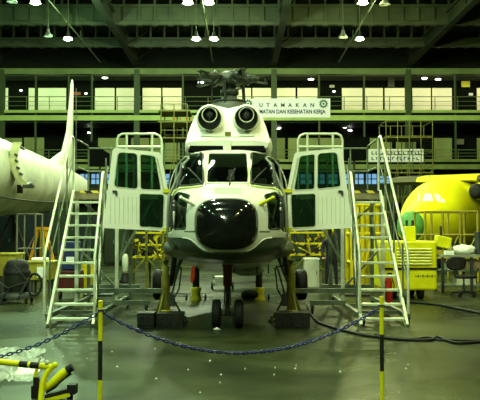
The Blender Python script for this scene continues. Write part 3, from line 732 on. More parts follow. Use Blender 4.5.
# ------------------------------------------------------------------ access stands with stairs
def stand(sg, side):
    X = lambda u: X0 + sg * u
    t = thing('access_stand', (X(2.6), 16.6, 0), f'pale aluminium access stand with platform beside the {side} cockpit door', 'work stand', 'access stands beside the helicopter')
    N, Y0, z0, dz, dy = 10, 14.42, .11, .228, .25
    uo, ui = 3.02, 2.37
    U = (lambda k_: (2.99 + .09 * k_, 2.28 + .20 * k_)) if sg < 0 else (lambda k_: (2.98 - .01 * k_, 2.26 + .13 * k_))
    OD = 3.08 if sg < 0 else 2.97
    for i in range(N):
        z = z0 + dz * i; y = Y0 + dy * i; uo, ui = U(i / N)
        MB().bb(X(uo), X(ui), y - .03, y + .13, z - .02, z + .02).build('step', alu, t, .005)
    top = z0 + dz * N; yt = Y0 + dy * N
    for w_, sh in ((0, .025), (1, -.025)):
        MB().beam((X(U(0)[w_] + sh), Y0 - .12, .0), (X(U(1)[w_] + sh), yt, top - .02), .045, .13, (1, 0, 0) if 0 else (0, 0, 1)).build('stringer', alu, t, .005)
    for w_, sh in ((0, .08 if sg < 0 else .04), (1, -.05)):
        u0, u1 = U(0)[w_] + sh, U(1)[w_] + sh
        if w_ == 0: endp = [(X(u1), yt - .12, top + 1.02), (X(u1), yt, top + 1.1), (X(u1), yt + .18, top + 1.1), (X(u1), yt + .25, top + 1.03), (X(u1), yt + .25, top)]
        else: endp = [(X(u1 - .03), yt - .85, top + .30), (X(u1 - .03), yt - .72, top + .33), (X(u1 - .03), yt - .62, top + .26), (X(u1), yt - .6, top - .5)]
        o = MB().tube([(X(u0), Y0 - .15, .22), (X(u0), Y0 - .15, 1.15), (X(u0), Y0 - .05, 1.32)] + endp, .024, 8).build('handrail', alu, t)
        m = MB().tube([(X(u0), Y0 - .12, .75), (X(u1), yt, top + .5)], .014, 6)
        for k_ in (.12, .45, .8): y = Y0 + (yt - Y0) * k_; z = top * k_; u = u0 + (u1 - u0) * k_; m.tube([(X(u), y, z), (X(u), y, z + 1.1)], .016, 6)
        m.build('handrail_brace', alu_dk, o)
    # platform
    MB().bb(X(OD + .05), X(1.42), yt + .02, 18.4, top - .09, top).build('platform', mat('platform plate', (.25, .28, .18), .6, .2, .3, 8), t, .01)
    MB().bb(X(OD + .03), X(1.42), yt - .02, yt + .02, top - .16, top + .0).build('platform_beam', mat('rusty grey beam', (.20, .17, .10), .6, 0, .4, 4), t)
    MB().bb(X(2.98), X(2.4), yt - .03, yt - .021, top - .035, top + .015).build('hazard_strip', hz, t)
    # guard hoop over the inner part
    def hoop(pts, nm='guard_rail', mt=None): return MB().tube(pts, .024 if mt is None else .018, 8).build(nm, mt or alu, t)
    yg = yt + .08; zt = top + 1.16
    hoop([(X(2.26), yg, top), (X(2.26), yg, zt - .12), (X(2.23), yg, zt - .04), (X(2.15), yg, zt), (X(1.5), yg, zt), (X(1.41), yg, zt - .04), (X(1.37), yg, zt - .13), (X(1.37), yg, top)])
    hoop([(X(2.26), yg, top + .9), (X(1.37), yg, top + .9)]); 
    for u in (2.07, 1.56): hoop([(X(u), yg, top), (X(u), yg, zt - .01)], 'guard_post')
    hoop([(X(OD), yt + .25, top + 1.05), (X(OD), 18.3, top + 1.05), (X(OD), 18.38, top + .97), (X(OD), 18.38, top)], mt=alu_dk)
    hoop([(X(OD), yt + .25, top + .5), (X(OD), 18.36, top + .5)], mt=alu_dk)
    hoop([(X(OD), 18.38, top + .5), (X(1.45), 18.38, top + .5)], mt=alu_dk); hoop([(X(OD), 18.38, top + 1.0), (X(1.45), 18.38, top + 1.0)], mt=alu_dk)
    for u in (2.6, 2.1, 1.45): hoop([(X(u), 18.38, top), (X(u), 18.38, top + 1.0)], 'guard_post', alu_dk)
    # legs and bracing
    for u, y in ((3.05, yt + .06), (2.25, yt + .06), (3.05, 18.34), (2.15, 18.34)):
        MB().bb(X(u) - .035, X(u) + .035, y - .035, y + .035, .12, top - .09).build('leg', alu_dk if y > 18 else alu, t, .005)
    m = MB()
    m.beam((X(2.25), yt + .06, .95), (X(1.5), yt + .06, top - .1), .05, .05); m.beam((X(2.25), yt + .06, 1.6), (X(3.0), yt + .06, top - .15), .04, .04)
    m.beam((X(2.25), yt + .06, .45), (X(3.05), yt + .06, 1.3), .04, .04); m.beam((X(2.2), yt + .1, 1.0), (X(2.15), 18.3, 2.2), .04, .04); m.beam((X(3.05), yt + .1, .5), (X(3.05), 18.3, 1.9), .04, .04)
    m.beam((X(1.9), 18.3, top - .1), (X(2.15), 18.34, 1.5), .05, .05)
    m.build('diagonal_brace', alu_dk, t)
    m = MB(); 
    m.bb(X(3.05), X(1.28), yt - .02, yt + .06, .37, .46); m.bb(X(3.05), X(1.95), 18.3, 18.38, .37, .45)
    m.bb(X(3.09), X(3.01), Y0, 18.4, .12, .2); m.bb(X(2.29), X(2.21), Y0 + .3, 18.4, .12, .2); m.bb(X(2.25), X(1.55), yt - .5, yt - .42, .17, .26)
    m.bb(X(3.05), X(2.2), yt - .5, yt - .42, .12, .2); m.bb(X(3.05), X(2.2), 15.2, 15.26, .12, .18)
    m.build('base_frame', alu_dk, t)
    for u, y in ((3.05, Y0 + .05), (2.3, Y0 + .05), (1.6, yt - .46), (3.05, 18.3), (2.2, 18.3)):
        o = MB().tyre((X(u), y, .085), .085, .04).build('caster_wheel', black, t)
        m = MB(); m.bb(X(u) - .035, X(u) + .035, y - .02, y + .05, .1, .2); m.build('caster_fork', alu_dk, o)
stand(-1, 'left'); stand(1, 'right')

# black angled panels beyond the stands
for sg, pts, s_ in ((-1, [(88.5, 142), (94, 141.5), (98, 146), (110, 154), (111, 167), (88, 166.5)], 'left'), (1, [(343, 151), (352, 143), (361.5, 136.5), (365.8, 137), (366, 160.5), (344, 161)], 'right')):
    YD = 21.0; q = [(P(a, b_, YD).x, P(a, b_, YD).z) for a, b_ in pts]
    xs = [p[0] for p in q]; zs = [p[1] for p in q]
    t = thing('screen_panel', ((min(xs) + max(xs)) / 2, YD, 0), f'black angular screen panel on a thin post behind the {s_} access stand', 'screen')
    plate('panel', [q], .06, mat('black canvas', (.004, .005, .004), .9, spec=0), t, lambda u, v, w_: V((u, YD + w_, v)))
    xm = (min(xs) + max(xs)) / 2
    m = MB().tube([(xm, YD + .1, .03), (xm, YD + .1, max(zs) - .3)], .03, 8); m.bb(xm - .35, xm + .35, YD - .2, YD + .4, 0, .05); m.build('post', dgrey, t)

# ------------------------------------------------------------------ jacks and blocks near the helicopter
for sg, s_ in ((-1, 'left'), (1, 'right')):
    cx_ = X0 + sg * 1.10; YJ = 14.95
    t = thing('tripod_jack', (cx_, YJ, 0), f'olive yellow tripod jack under the {s_} side of the helicopter belly', 'jack', 'tripod jacks lifting the helicopter')
    MB().lathe((cx_, YJ, .12), [(.075, 0), (.075, .7), (.06, .72), (.06, .86), (.035, .87), (.035, .93), (.06, .94), (.05, .97)], (0, 0, 1), 16).build('cylinder', olive, t)
    m = MB(); m.lathe((cx_, YJ, .1), [(.12, 0), (.12, .1), (.08, .12)], (0, 0, 1), 14)
    m.build('collar', yellow, t)
    for k_ in range(3):
        a = R(-90 + 120 * k_ + sg * 20); d = V((cos(a), sin(a), 0)); c = V((cx_, YJ, 0))
        o = MB().beam(c + d * .07 + V((0, 0, .52)), c + d * .32 + V((0, 0, .08)), .035, .035).build('leg', olive, t)
        m = MB(); m.lathe(c + d * .34, [(.06, 0), (.07, .03), (.03, .05), (.03, .1)], (0, 0, 1), 12); m.build('foot', dgrey, o)
        MB().beam(c + d * .06 + V((0, 0, .14)), c + d * .32 + V((0, 0, .08)), .035, .035).build('lower_strut', olive if k_ else yellow, t)
    m = MB().box((cx_ + sg * -.12, YJ - .12, .4), (.1, .14, .2)); m.tube([(cx_ - sg * .12, YJ - .1, .5), (cx_ - sg * .2, YJ - .2, .8), (cx_ - sg * .26, YJ - .15, 1.0)], .015); m.build('hand_pump', dgrey, t)
    # dark hose
    m = MB().tube([(cx_ - sg * .12, YJ - .15, .35), (cx_ - sg * .25, YJ - .2, .6), (cx_ - sg * .28, YJ, .95), (cx_ - sg * .1, YJ + .1, 1.0)], .014); m.build('hose', black, t)
blk = mat('dark weight steel', (.012, .013, .011), .6, .1, .3)
for (a, c, yb, h, d, s_) in [(137, 154, 329, .26, .40, 'smaller dark steel block on the floor left of the nose wheels, outermost'), (156, 183, 328, .24, .42, 'wide dark steel block on the floor under the left jack'), (276, 310, 328, .25, .42, 'wide dark steel block on the floor under the right jack')]:
    g0, g1 = G(a, yb), G(c, yb)
    m = MB().bb(g0.x, g1.x, g0.y, g0.y + d, 0.002, h)
    for k_ in range(3): xx = g0.x + (g1.x - g0.x) * (k_ + .5) / 3; m.bb(xx - .03, xx + .03, g0.y - .015, g0.y, .05, h - .05)
    tag(m.build('ballast_block', blk, None, .015), s_, 'block')
def smalljack(px, flag, lb):
    c = G(px, 300); t = thing('bottle_jack', c, lb, 'jack')
    m = MB().lathe(c, [(.15, 0), (.13, .06), (.10, .14), (.13, .28), (.08, .3)], (0, 0, 1), 8); m.build('base', mat('dull yellow jack', (.42, .38, .01), .5, 0, .3), t)
    MB().lathe(c, [(.08, .28), (.08, .72), (.05, .74), (.04, .95)], (0, 0, 1), 12).build('ram', black, t)
    for q in (-1, 1): MB().tyre(c + V((q * .22, -.05, .07)), .07, .05).build('wheel', black, t)
    if flag:
        m = MB().add([c + V(p) for p in ((-.08, -.1, .85), (-.02, -.1, .87), (-.03, -.12, .5), (-.10, -.12, .38), (-.13, -.1, .5), (-.08, -.08, .85), (-.02, -.08, .87), (-.03, -.1, .5), (-.10, -.1, .38), (-.13, -.08, .5))], [(0, 1, 2, 3, 4), (9, 8, 7, 6, 5), (0, 5, 6, 1), (1, 6, 7, 2), (2, 7, 8, 3), (3, 8, 9, 4), (4, 9, 5, 0)])
        m.build('warning_ribbon', mat('red ribbon', (.75, .06, .02), .6), t)
smalljack(196, True, 'small yellow jack with red ribbon behind the nose gear')
smalljack(259, False, 'small yellow jack without ribbon right of the nose gear')
# low cart behind the nose gear
c = G(222, 290); t = thing('axle_cart', c, 'low pale cart with small dark wheels behind the nose gear', 'cart')
m = MB().bb(c.x - .25, c.x + .28, c.y, c.y + .5, .30, .36); m.bb(c.x - .25, c.x + .28, c.y, c.y + .05, .12, .17); m.bb(c.x - .25, c.x - .2, c.y, c.y + .5, .1, .36); m.bb(c.x + .23, c.x + .28, c.y, c.y + .5, .1, .36)
m.build('frame', alu, t)
for q in (-.27, .29): MB().tyre(c + V((q, .1, .11)), .11, .06).build('wheel', black, t)
c = G(250, 300); t = thing('floor_blower', c, 'dark low cylinder lying on the floor beside the small right jack', 'cylinder')
MB().lathe(c + V((-.2, 0, .12)), [(.02, 0), (.1, .01), (.12, .05), (.12, .36), (.1, .4), (.02, .41)], (1, 0, 0), 16).build('body', black, t)
MB().bb(c.x - .15, c.x + .12, c.y - .1, c.y + .1, 0, .04).build('cradle', dgrey, t)

# ------------------------------------------------------------------ white aircraft at left
t = thing('white_aircraft', (-8, 34, 0), 'dirty white aircraft rear fuselage with tall tail fin at left edge', 'aircraft')
AY = [11, 11.3, 12.2, 14, 16, 26, 29, 32, 35, 38, 41, 43.5, 44.6]
AT = [3.5, 3.9, 4.3, 4.55, 4.62, 4.62, 4.6, 4.56, 4.5, 4.45, 4.38, 4.28, 4.1]
AB = [3.1, 2.8, 2.45, 2.2, 2.12, 2.12, 2.15, 2.25, 2.42, 2.6, 2.9, 3.4, 3.9]
AW = [.05, .5, .95, 1.25, 1.32, 1.32, 1.3, 1.22, 1.1, .92, .66, .32, .06]
RG = []
for k_ in range(90):
    y = 11 + 33.6 * k_ / 89; tp, bt, hw = (smooth(AY, q, y) for q in (AT, AB, AW))
    RG.append([V((-8.05 + hw * cos(a), y, (tp + bt) / 2 + (tp - bt) / 2 * sin(a))) for a in [2 * pi * i / 36 for i in range(36)]])
fus = MB().loft(RG).build('fuselage', whited, t)
# lower dark strake line
pts = [(-8.05 + smooth(AY, AW, y) * .80, y, (smooth(AY, AT, y) + smooth(AY, AB, y)) / 2 - (smooth(AY, AT, y) - smooth(AY, AB, y)) / 2 * .62) for y in range(20, 42)]
MB().tube(pts, .03, 5).build('fuselage_seam', slate, t)
# fin
def sec(z, y0, y1, th, x_=-8.05): return [V((x_ + dx, y, z)) for dx, y in ((0, y0), (th / 2, y0 + .25 * (y1 - y0)), (th / 2.4, y0 + .6 * (y1 - y0)), (0, y1), (-th / 2.4, y0 + .6 * (y1 - y0)), (-th / 2, y0 + .25 * (y1 - y0)))]
RG = [sec(4.2, 34.0, 41.0, .36), sec(4.7, 36.2, 41.0, .28), sec(5.2, 38.2, 40.9, .2), sec(6.2, 39.2, 40.9, .16), sec(8.6, 40.2, 40.9, .10), sec(8.85, 40.4, 40.8, .04)]
MB().loft(RG, True, True).build('tail_fin', whited, t)
MB().tube([(-7.9, 40.9, 4.5), (-7.93, 40.9, 8.5)], .02, 5).build('rudder_hinge', slate, t)
# open curved hatch door standing off the side
pl = [(17.5, 142), (14.5, 150), (13, 160), (14.5, 170), (19, 179), (27, 187)]; ww = [9, 8.5, 7.5, 7.5, 8, 9]
RG = []
for k_ in range(21):
    u = k_ / 20 * 5; i = min(4, int(u)); f = u - i; x_ = pl[i][0] * (1 - f) + pl[i + 1][0] * f; y_ = pl[i][1] * (1 - f) + pl[i + 1][1] * f; w_ = ww[i] * (1 - f) + ww[i + 1] * f
    RG.append([P(x_ - w_ / 2, y_, 24.9), P(x_ + w_ / 2, y_, 24.85), P(x_ + w_ / 2 + .3, y_ + .3, 25.5), P(x_ - w_ / 2 + .3, y_ + .3, 25.5)])
hd = MB().loft(RG, True, False).build('hatch_door', mat('yellowed hatch paint', (.45, .43, .22), .5, 0, .25, 4), t, .01)
for px, py in ((16, 155), (16.5, 161), (18, 168), (21, 174)): MB().box(P(px, py, 24.82), (.11, .04, .07), Matrix.Rotation(R(30), 3, 'Y')).build('hatch_latch', dgrey, hd)
m = MB(); m.box(P(28.5, 186.5, 24.85), (.3, .2, .1)); m.build('hatch_foot', dgrey, hd)
m = MB().tube([P(25, 185, 25.2), P(32, 183, 26.6)], .04); m.tube([P(18, 146, 25.2), P(24, 149, 26.6)], .04); m.build('hatch_arm', dgrey, hd)
m = MB(); c = P(20, 189, 25.8); m.box(c, (.16, .1, .26)); m.box(P(4, 188, 26.2), (.1, .08, .12)); m.box(P(4, 194, 26.2), (.1, .08, .06)); m.build('service_port', black, t)
m = MB(); m.add([P(3, 148.5, 25.6), P(12, 149.5, 25.6), P(9, 154, 25.6), P(3, 148.5, 25.7), P(12, 149.5, 25.7), P(9, 154, 25.7)], [(0, 1, 2), (5, 4, 3), (0, 3, 4, 1), (1, 4, 5, 2), (2, 5, 3, 0)]); m.build('hatch_bracket', black, t)
m = MB(); c = P(58.5, 176, 33.5); m.box(P(58.5, 176, 34.0), (.05, .3, .4)); m.build('tail_light', dgrey, t)
for y in (20, 30):
    m = MB(); m.tube([(-8.9, y, .04), (-8.05, y, 2.2)], .05); m.tube([(-7.2, y, .04), (-8.05, y, 2.2)], .05); m.bb(-9.1, -7.0, y - .1, y + .1, 0, .07); m.build('support_trestle', dgrey, t)

# ------------------------------------------------------------------ yellow aircraft at right
def yl():
    O = P(411, 224, 33.5); O.z = 0
    t = thing('yellow_aircraft', O, 'bright yellow primer coloured aircraft with green nose cone and wing on top', 'aircraft')
    ang = R(33); D = V((sin(ang), cos(ang), 0)); N = V((cos(ang), -sin(ang), 0))
    LY = [0, .3, .8, 1.5, 2.3, 3.2, 5, 9, 13]
    W_ = [.58, .70, .88, 1.12, 1.32, 1.4, 1.42, 1.42, 1.0]
    T_ = [2.40, 2.50, 2.64, 2.90, 3.42, 3.76, 3.92, 3.95, 3.7]
    B_ = [1.20, 1.1, 1.0, .9, .85, .82, .8, .8, 1.3]
    RG = []
    for k_ in range(60):
        l = 13 * (k_ / 59) ** 1.4; hw, tp, bt = smooth(LY, W_, l), smooth(LY, T_, l), smooth(LY, B_, l)
        RG.append([O + D * l + N * (hw * math.copysign(abs(cos(a)) ** .85, cos(a))) + V((0, 0, (tp + bt) / 2 + (tp - bt) / 2 * math.copysign(abs(sin(a)) ** .85, sin(a)))) for a in [2 * pi * i / 40 for i in range(40)]])
    MB().loft(RG).build('fuselage', yelp, t)
    bv = BVHTree.FromPolygons([tuple(p) for r in RG for p in r], [(i * 40 + j, i * 40 + (j + 1) % 40, (i + 1) * 40 + (j + 1) % 40, (i + 1) * 40 + j) for i in range(59) for j in range(40)])
    RR = []
    for k_ in range(9):
        q = k_ / 8; f = max(.03, sqrt(1 - q * q)); RR.append([O - D * (.42 * q) + N * (.56 * f * cos(a)) + V((0, 0, 1.80 + .60 * f * sin(a))) for a in [2 * pi * i / 28 for i in range(28)]])
    MB().loft(RR).build('nose_cone', green, t)
    c = O - D * .42 + V((0, 0, 1.72)); m = MB()
    for q in (-.17, .17): m.box(c + N * q, (.12, .12, .2))
    m.box(c + V((0, 0, -.1)), (.4, .1, .05)); m.build('nose_fitting', dgrey, t)
    for ol in ([(402.5, 201.5), (408, 194), (420, 193), (419, 201.5)], [(422, 201), (425, 193.5), (431, 193.5), (433.5, 201)], [(436.5, 201), (434, 193.5), (438, 194), (446, 201.5), (444, 203)]):
        ol = [tuple(p) for p in rounded(ol, 1.0, 2)]; pts = []
        for p in ol:
            d = (P(p[0], p[1], 10) - EYEV).normalized(); h = bv.ray_cast(EYEV, d)
            if h[0] is not None: pts.append(h[0] - d * .03)
        if len(pts) > 3: MB().add(pts + [p + V((0, .05, 0)) for p in pts], [tuple(range(len(pts))), tuple(range(len(pts), 2 * len(pts)))] + [(i, (i + 1) % len(pts), len(pts) + (i + 1) % len(pts), len(pts) + i) for i in range(len(pts))]).build('cockpit_window', mat('papered window', (.75, .78, .72), .3, 0, .1, 6), t)
    # wing across the top
    wc = O + D * 5.2
    def wsec(u): c_ = wc + N * u; return [c_ + D * a + V((0, 0, z)) for a, z in ((-1.2, 3.78), (-1.0, 3.98), (0, 4.12), (1.2, 3.9), (1.2, 3.8), (0, 3.72))]
    MB().loft([wsec(u) for u in (-1.35, 0, 1.35)], True, False).build('wing_centre', yelp, t)
    for q in (-1, 1): MB().loft([wsec(q * 1.35), wsec(q * (9 if q > 0 else 2.6))], True, False).build('wing', mat('dark wing skin', (.06, .06, .03), .5), t)
    c = P(476, 191, 35.5); m = MB().lathe(c, [(.02, -.1), (.2, -.05), (.32, .2), (.4, .6), (.42, 2.5)], D, 22); m.build('engine_nacelle', yelp, t)
    MB().lathe(c - D * .06, [(.01, -.10), (.16, -.12), (.27, -.06), (.33, .15)], D, 20).build('nacelle_lip', black, t)
    m = MB().tube([O + D * 3 + V((0, 0, .02)), O + D * 3 + V((0, 0, .9))], .08); m.tyre(O + D * 3 + V((0, 0, .3)), .3, .2); m.build('landing_gear', black, t)
    m = MB(); 
    for q in (-1.1, 1.1): m.tube([O + D * 7 + N * q + V((0, 0, .1)), O + D * 7 + N * q + V((0, 0, .9))], .07); m.tyre(O + D * 7 + N * q + V((0, 0, .35)), .35, .2)
    m.build('main_landing_gear', black, t)
yl()

# ------------------------------------------------------------------ scaffolds, frames
def frame(name, px0, px1, pyt, pyb, Y, d, m_, label, cat, nx=3, nz=4, r=.03, diag=True, ground=True):
    a = P(px0, pyt, Y); c = P(px1, pyb, Y); z1 = a.z; z0 = 0 if ground else c.z
    t = thing(name, ((a.x + c.x) / 2, Y + d / 2, z0), label, cat)
    for y in (Y, Y + d):
        for i in range(nx): x_ = a.x + (c.x - a.x) * i / (nx - 1); MB().tube([(x_, y, z0), (x_, y, z1)], r, 6).build('upright', m_, t)
        for k_ in range(nz): z = z1 - (z1 - z0) * k_ / nz; MB().tube([(a.x, y, z), (c.x, y, z)], r * .8, 6).build('crossbar', m_, t)
    for x_ in (a.x, c.x):
        for k_ in range(nz): z = z1 - (z1 - z0) * k_ / nz; MB().tube([(x_, Y, z), (x_, Y + d, z)], r * .8, 6).build('crossbar', m_, t)
    if diag:
        for i in range(nx - 1):
            x_ = a.x + (c.x - a.x) * i / (nx - 1); x2 = a.x + (c.x - a.x) * (i + 1) / (nx - 1)
            MB().tube([(x_, Y, z0 + (z1 - z0) * .2), (x2, Y, z0 + (z1 - z0) * .7)], r * .7, 5).build('brace', m_, t)
    return t
scf = mat('dull yellow scaffold', (.10, .10, .02), .6, 0, .2)
t = frame('scaffold_tower', 386, 433, 121, 178, 52, 2.5, scf, 'dull yellow scaffold tower with railed top in front of the back wall banner', 'scaffold', 5, 9, .028)
a, c = P(386, 136.5, 52), P(433, 138, 52); MB().bb(a.x, c.x, 52, 54.5, a.z - .08, a.z).build('deck', scf, t)
a = P(386, 172, 52); MB().bb(a.x, c.x, 52, 54.5, a.z - .08, a.z).build('deck', scf, t)
t = frame('scaffold_tower', 161, 187, 104, 150, 44, 2.2, scf, 'dull yellow scaffold tower left of the helicopter cowling', 'scaffold', 3, 6, .03)
for py in (110, 121, 137):
    a, c = P(158, py, 44), P(190, py, 44); MB().bb(a.x, c.x, 44, 46.2, a.z - .07, a.z).build('deck', scf, t)
frame('railing_frame', 425, 478, 211.5, 250, 27, 1.6, wood, 'yellow brown railed frame in front of the yellow aircraft', 'work stand', 4, 3, .04, True)
frame('tube_stand', 352, 384, 205, 290, 22.5, 1.0, yellow, 'tall yellow tube frame seen through the right stairs', 'work stand', 4, 3, .06, True)
frame('brace_stand', 17, 35, 214, 262, 26, .9, mat('grey brown tube', (.16, .17, .12), .6), 'thin grey tube stand under the white aircraft', 'work stand', 2, 2, .03, True)
# orange A-frame trestle
c = G(41, 281); YA = c.y
t = thing('trestle', c, 'orange yellow A shaped trestle behind the shop vacuum', 'trestle')
tp = P(42, 227, YA)
MB().bb(tp.x - .22, tp.x + .22, YA - .1, YA + .15, tp.z - .1, tp.z).build('top_block', orange, t)
for i, (px, dy) in enumerate(((25, 0), (58, 0), (39, .3), (45, -.1))):
    b_ = P(px, 281, YA); MB().beam((tp.x + (b_.x - tp.x) * .2, YA + dy * .3, tp.z - .05), (b_.x, YA + dy, 0.0), .11, .09).build('leg', orange if i in (0, 1) else yellow, t)
MB().beam(P(27, 262, YA), P(55, 262, YA), .06, .06).build('crossbar', yellow, t)

# yellow bins on the left
def bin_(px0, px1, pyt, pyb, Yg, m_, lb, leg=True, cat='bin'):
    a, c = P(px0, pyt, Yg), P(px1, pyb, Yg); t = thing('tool_trolley', ((a.x + c.x) / 2, Yg + .3, 0), lb, cat)
    r0 = [V((a.x + .06, Yg + .05, c.z)), V((c.x - .06, Yg + .05, c.z)), V((c.x - .06, Yg + .6, c.z)), V((a.x + .06, Yg + .6, c.z))]; r1 = [V((a.x, Yg, a.z - .05)), V((c.x, Yg, a.z - .05)), V((c.x, Yg + .65, a.z - .05)), V((a.x, Yg + .65, a.z - .05))]
    MB().loft([r0, r1], True, False).build('tub', m_, t, .02)
    MB().bb(a.x - .03, c.x + .03, Yg - .03, Yg + .68, a.z - .05, a.z).build('rim', m_, t, .015)
    if leg:
        for x_ in (a.x + .1, c.x - .1):
            for y in (Yg + .1, Yg + .5): MB().bb(x_ - .025, x_ + .025, y - .025, y + .025, 0, c.z).build('leg', dgrey, t)
    return t
tubm = mat('dull yellow tub', (.36, .33, .04), .5, 0, .25)
bin_(-4, 16.5, 253, 276, 21, tubm, 'yellow trolley tub at left edge behind the vacuum')
t = bin_(27, 52, 261, 280, 21.4, tubm, 'yellow trolley tub with white paper behind the vacuum hose')
a, c = P(37, 267, 21.37), P(46, 277.5, 21.37); MB().bb(a.x, c.x, 21.36, 21.38, c.z, a.z).build('paper_label', paper, t)
a = P(38, 260.5, 21.6); tag(MB().bb(a.x - .15, a.x + .22, 21.5, 21.85, a.z - .005, a.z + .07).build('folded_cloth', paper, None, .02), 'white folded cloth lying on the yellow tub behind the vacuum', 'cloth')
# shop vacuum
c = G(17, 303); t = thing('shop_vacuum', c, 'black and grey drum vacuum cleaner with coiled hose on wheels', 'vacuum cleaner')
vg = mat('vacuum grey', (.05, .055, .05), .4)
m = MB().lathe(c, [(.24, .22), (.27, .3), (.28, .62), (.27, .66)], (0, 0, 1), 24); m.build('drum', mat('drum dark steel', (.04, .045, .035), .3, .5), t)
m = MB().lathe(c, [(.29, .64), (.30, .70), (.26, .74), (.26, .84), (.22, .93), (.12, .97), (.01, .98)], (0, 0, 1), 24); m.build('motor_head', black, t)
m = MB().lathe(c, [(.36, .12), (.37, .2), (.27, .25)], (0, 0, 1), 20); m.tube([c + V((-.3, 0, .2)), c + V((-.3, 0, .75)), c + V((-.22, 0, .9))], .02); m.build('chassis', vg, t)
for q in ((-.25, -.2), (.25, -.2), (.3, .1), (-.3, .15)): MB().tyre(c + V((q[0], q[1], .07)), .07, .04).build('wheel', black, t)
hp = [c + V((.27, -.1, .5))] + [c + V((.42 + .16 * cos(a), -.15, .42 + .24 * sin(a))) for a in [R(110 - 330 * i / 16) for i in range(17)]] + [c + V((.1, -.35, .1))]
MB().tube(hp, .028, 8).build('hose', black, t)
MB().tube([c + V((0, -.25, .85)), c + V((.3, -.3, .5)), c + V((-.1, -.36, .35)), c + V((-.35, -.3, .5))], .016, 6).build('power_cord', dgrey, t)
m = MB().bb(c.x - .42, c.x - .08, c.y - .5, c.y - .32, .0, .06); m.tube([c + V((-.25, -.42, .05)), c + V((-.2, -.35, .2)), c + V((-.05, -.3, .35))], .02); m.build('floor_nozzle', black, t, .01)

# cabinet seen through left stairs
c = G(68, 300); t = thing('equipment_cart', c, 'navy box on a dark red wheeled cart seen through the left stairs', 'cart')
MB().bb(c.x - .2, c.x + .2, c.y, c.y + .5, .7, 1.35).build('box', navy, t, .02)
MB().bb(c.x - .05, c.x + .14, c.y - .01, c.y, .85, 1.0).build('label_plate', paper, t)
MB().bb(c.x - .26, c.x + .26, c.y, c.y + .6, .2, .68).build('base', mat('dark red paint', (.07, .012, .01), .5), t, .03)
for q in (-.2, .2): MB().tyre(c + V((q, .1, .1)), .1, .06).build('wheel', black, t)
c = G(88, 288); t = thing('waste_drum', c, 'yellow drum seen through the left stairs', 'drum')
m = MB().lathe(c, [(.22, 0), (.24, .02), (.24, .3), (.25, .31), (.24, .33), (.24, .62), (.25, .64), (.23, .68)], (0, 0, 1), 20); m.build('body', yellow, t)
MB().lathe(c, [(.245, .68), (.235, .72), (.02, .73)], (0, 0, 1), 20).build('lid', mat('pale lid', (.5, .5, .35)), t)
# navy cloth/black panel left of stairs
# yellow engine stand left
def engstand(px0, px1, lb, Yg=22.5):
    a, c = P(px0, 230, Yg), P(px1, 262, Yg); t = thing('engine_stand', ((a.x + c.x) / 2, Yg + .5, 0), lb, 'engine stand')
    w_ = c.x - a.x
    for i in range(3): z = a.z - .05 - .32 * i; MB().bb(a.x, c.x, Yg, Yg + .9, z - .05, z).build('shelf', yellow, t)
    for x_ in (a.x, a.x + w_ / 2, c.x):
        for y in (Yg, Yg + .85): MB().bb(x_ - .03, x_ + .03, y, y + .05, 0.0, a.z).build('leg', olive, t)
    random.seed(int(px0))
    for i in range(9):
        x_ = a.x + w_ * (i + .5) / 9; h = random.uniform(.1, .24); z = a.z - .1 - .32 * random.choice((1, 2, 1)); MB().lathe((x_, Yg + .2, z), [(.02, 0), (.06, .01), (.06, h), (.02, h + .01)], (0, 0, 1), 8).build('mounting_pin', dgrey, t)
    for i in range(16):
        x_ = random.uniform(a.x + .05, c.x - .05); z = random.uniform(a.z - .75, a.z - .02); MB().box((x_, Yg - .02 + random.uniform(0, .3), z), (random.uniform(.04, .2), .08, random.uniform(.03, .1)), Matrix.Rotation(random.uniform(-.9, .9), 3, 'Y')).build('clamp', yellow, t)
    for i in range(5): x_ = random.uniform(a.x, c.x); MB().tube([(x_, Yg - .05, a.z - random.uniform(.1, .6)), (x_ + random.uniform(-.3, .3), Yg - .1, a.z - random.uniform(.2, .8)), (x_ + random.uniform(-.3, .3), Yg, a.z - .5)], .02, 6).build('bent_pipe', yellow, t)
    for i in range(7): x_ = random.uniform(a.x + .05, c.x - .05); MB().box((x_, Yg - .06, random.uniform(a.z - .9, a.z - .1)), (random.uniform(.05, .16), .06, random.uniform(.04, .1)), Matrix.Rotation(random.uniform(-.6, .6), 3, 'Y')).build('valve_block', black, t)
    m = MB().beam((a.x, Yg - .02, .4), (a.x + w_ * .5, Yg - .02, a.z - .7), .05, .05); m.beam((c.x, Yg - .02, .4), (a.x + w_ * .5, Yg - .02, a.z - .7), .05, .05); m.build('braces', olive, t)
engstand(130, 163, 'yellow engine stand with shelves below the open left door')
engstand(290, 326, 'yellow engine stand with shelves below the open right door', 24.7)
# extinguisher-like white bottle
c = G(125, 283); t = thing('gas_bottle', c, 'white bottle with dark base behind the left access stand', 'bottle')
MB().lathe(c, [(.07, .35), (.09, .4), (.10, .78), (.06, .88), (.03, .9)], (0, 0, 1), 16).build('body', whited, t); MB().lathe(c, [(.16, 0), (.17, .05), (.14, .1), (.1, .3)], (0, 0, 1), 14).build('base', black, t)
# white cabinet
c = G(312, 289); t = thing('white_cabinet', c, 'white metal cabinet standing behind the right main wheel', 'cabinet')
MB().bb(c.x - .2, c.x + .2, c.y, c.y + .5, .03, .8).build('body', white, t, .02); MB().bb(c.x - .22, c.x + .22, c.y - .02, c.y + .52, .8, .85).build('top', white, t, .01); MB().bb(c.x - .18, c.x + .18, c.y - .015, c.y, .06, .78).build('door', whited, t); MB().bb(c.x + .12, c.x + .14, c.y - .04, c.y - .015, .4, .5).build('handle', dgrey, t)

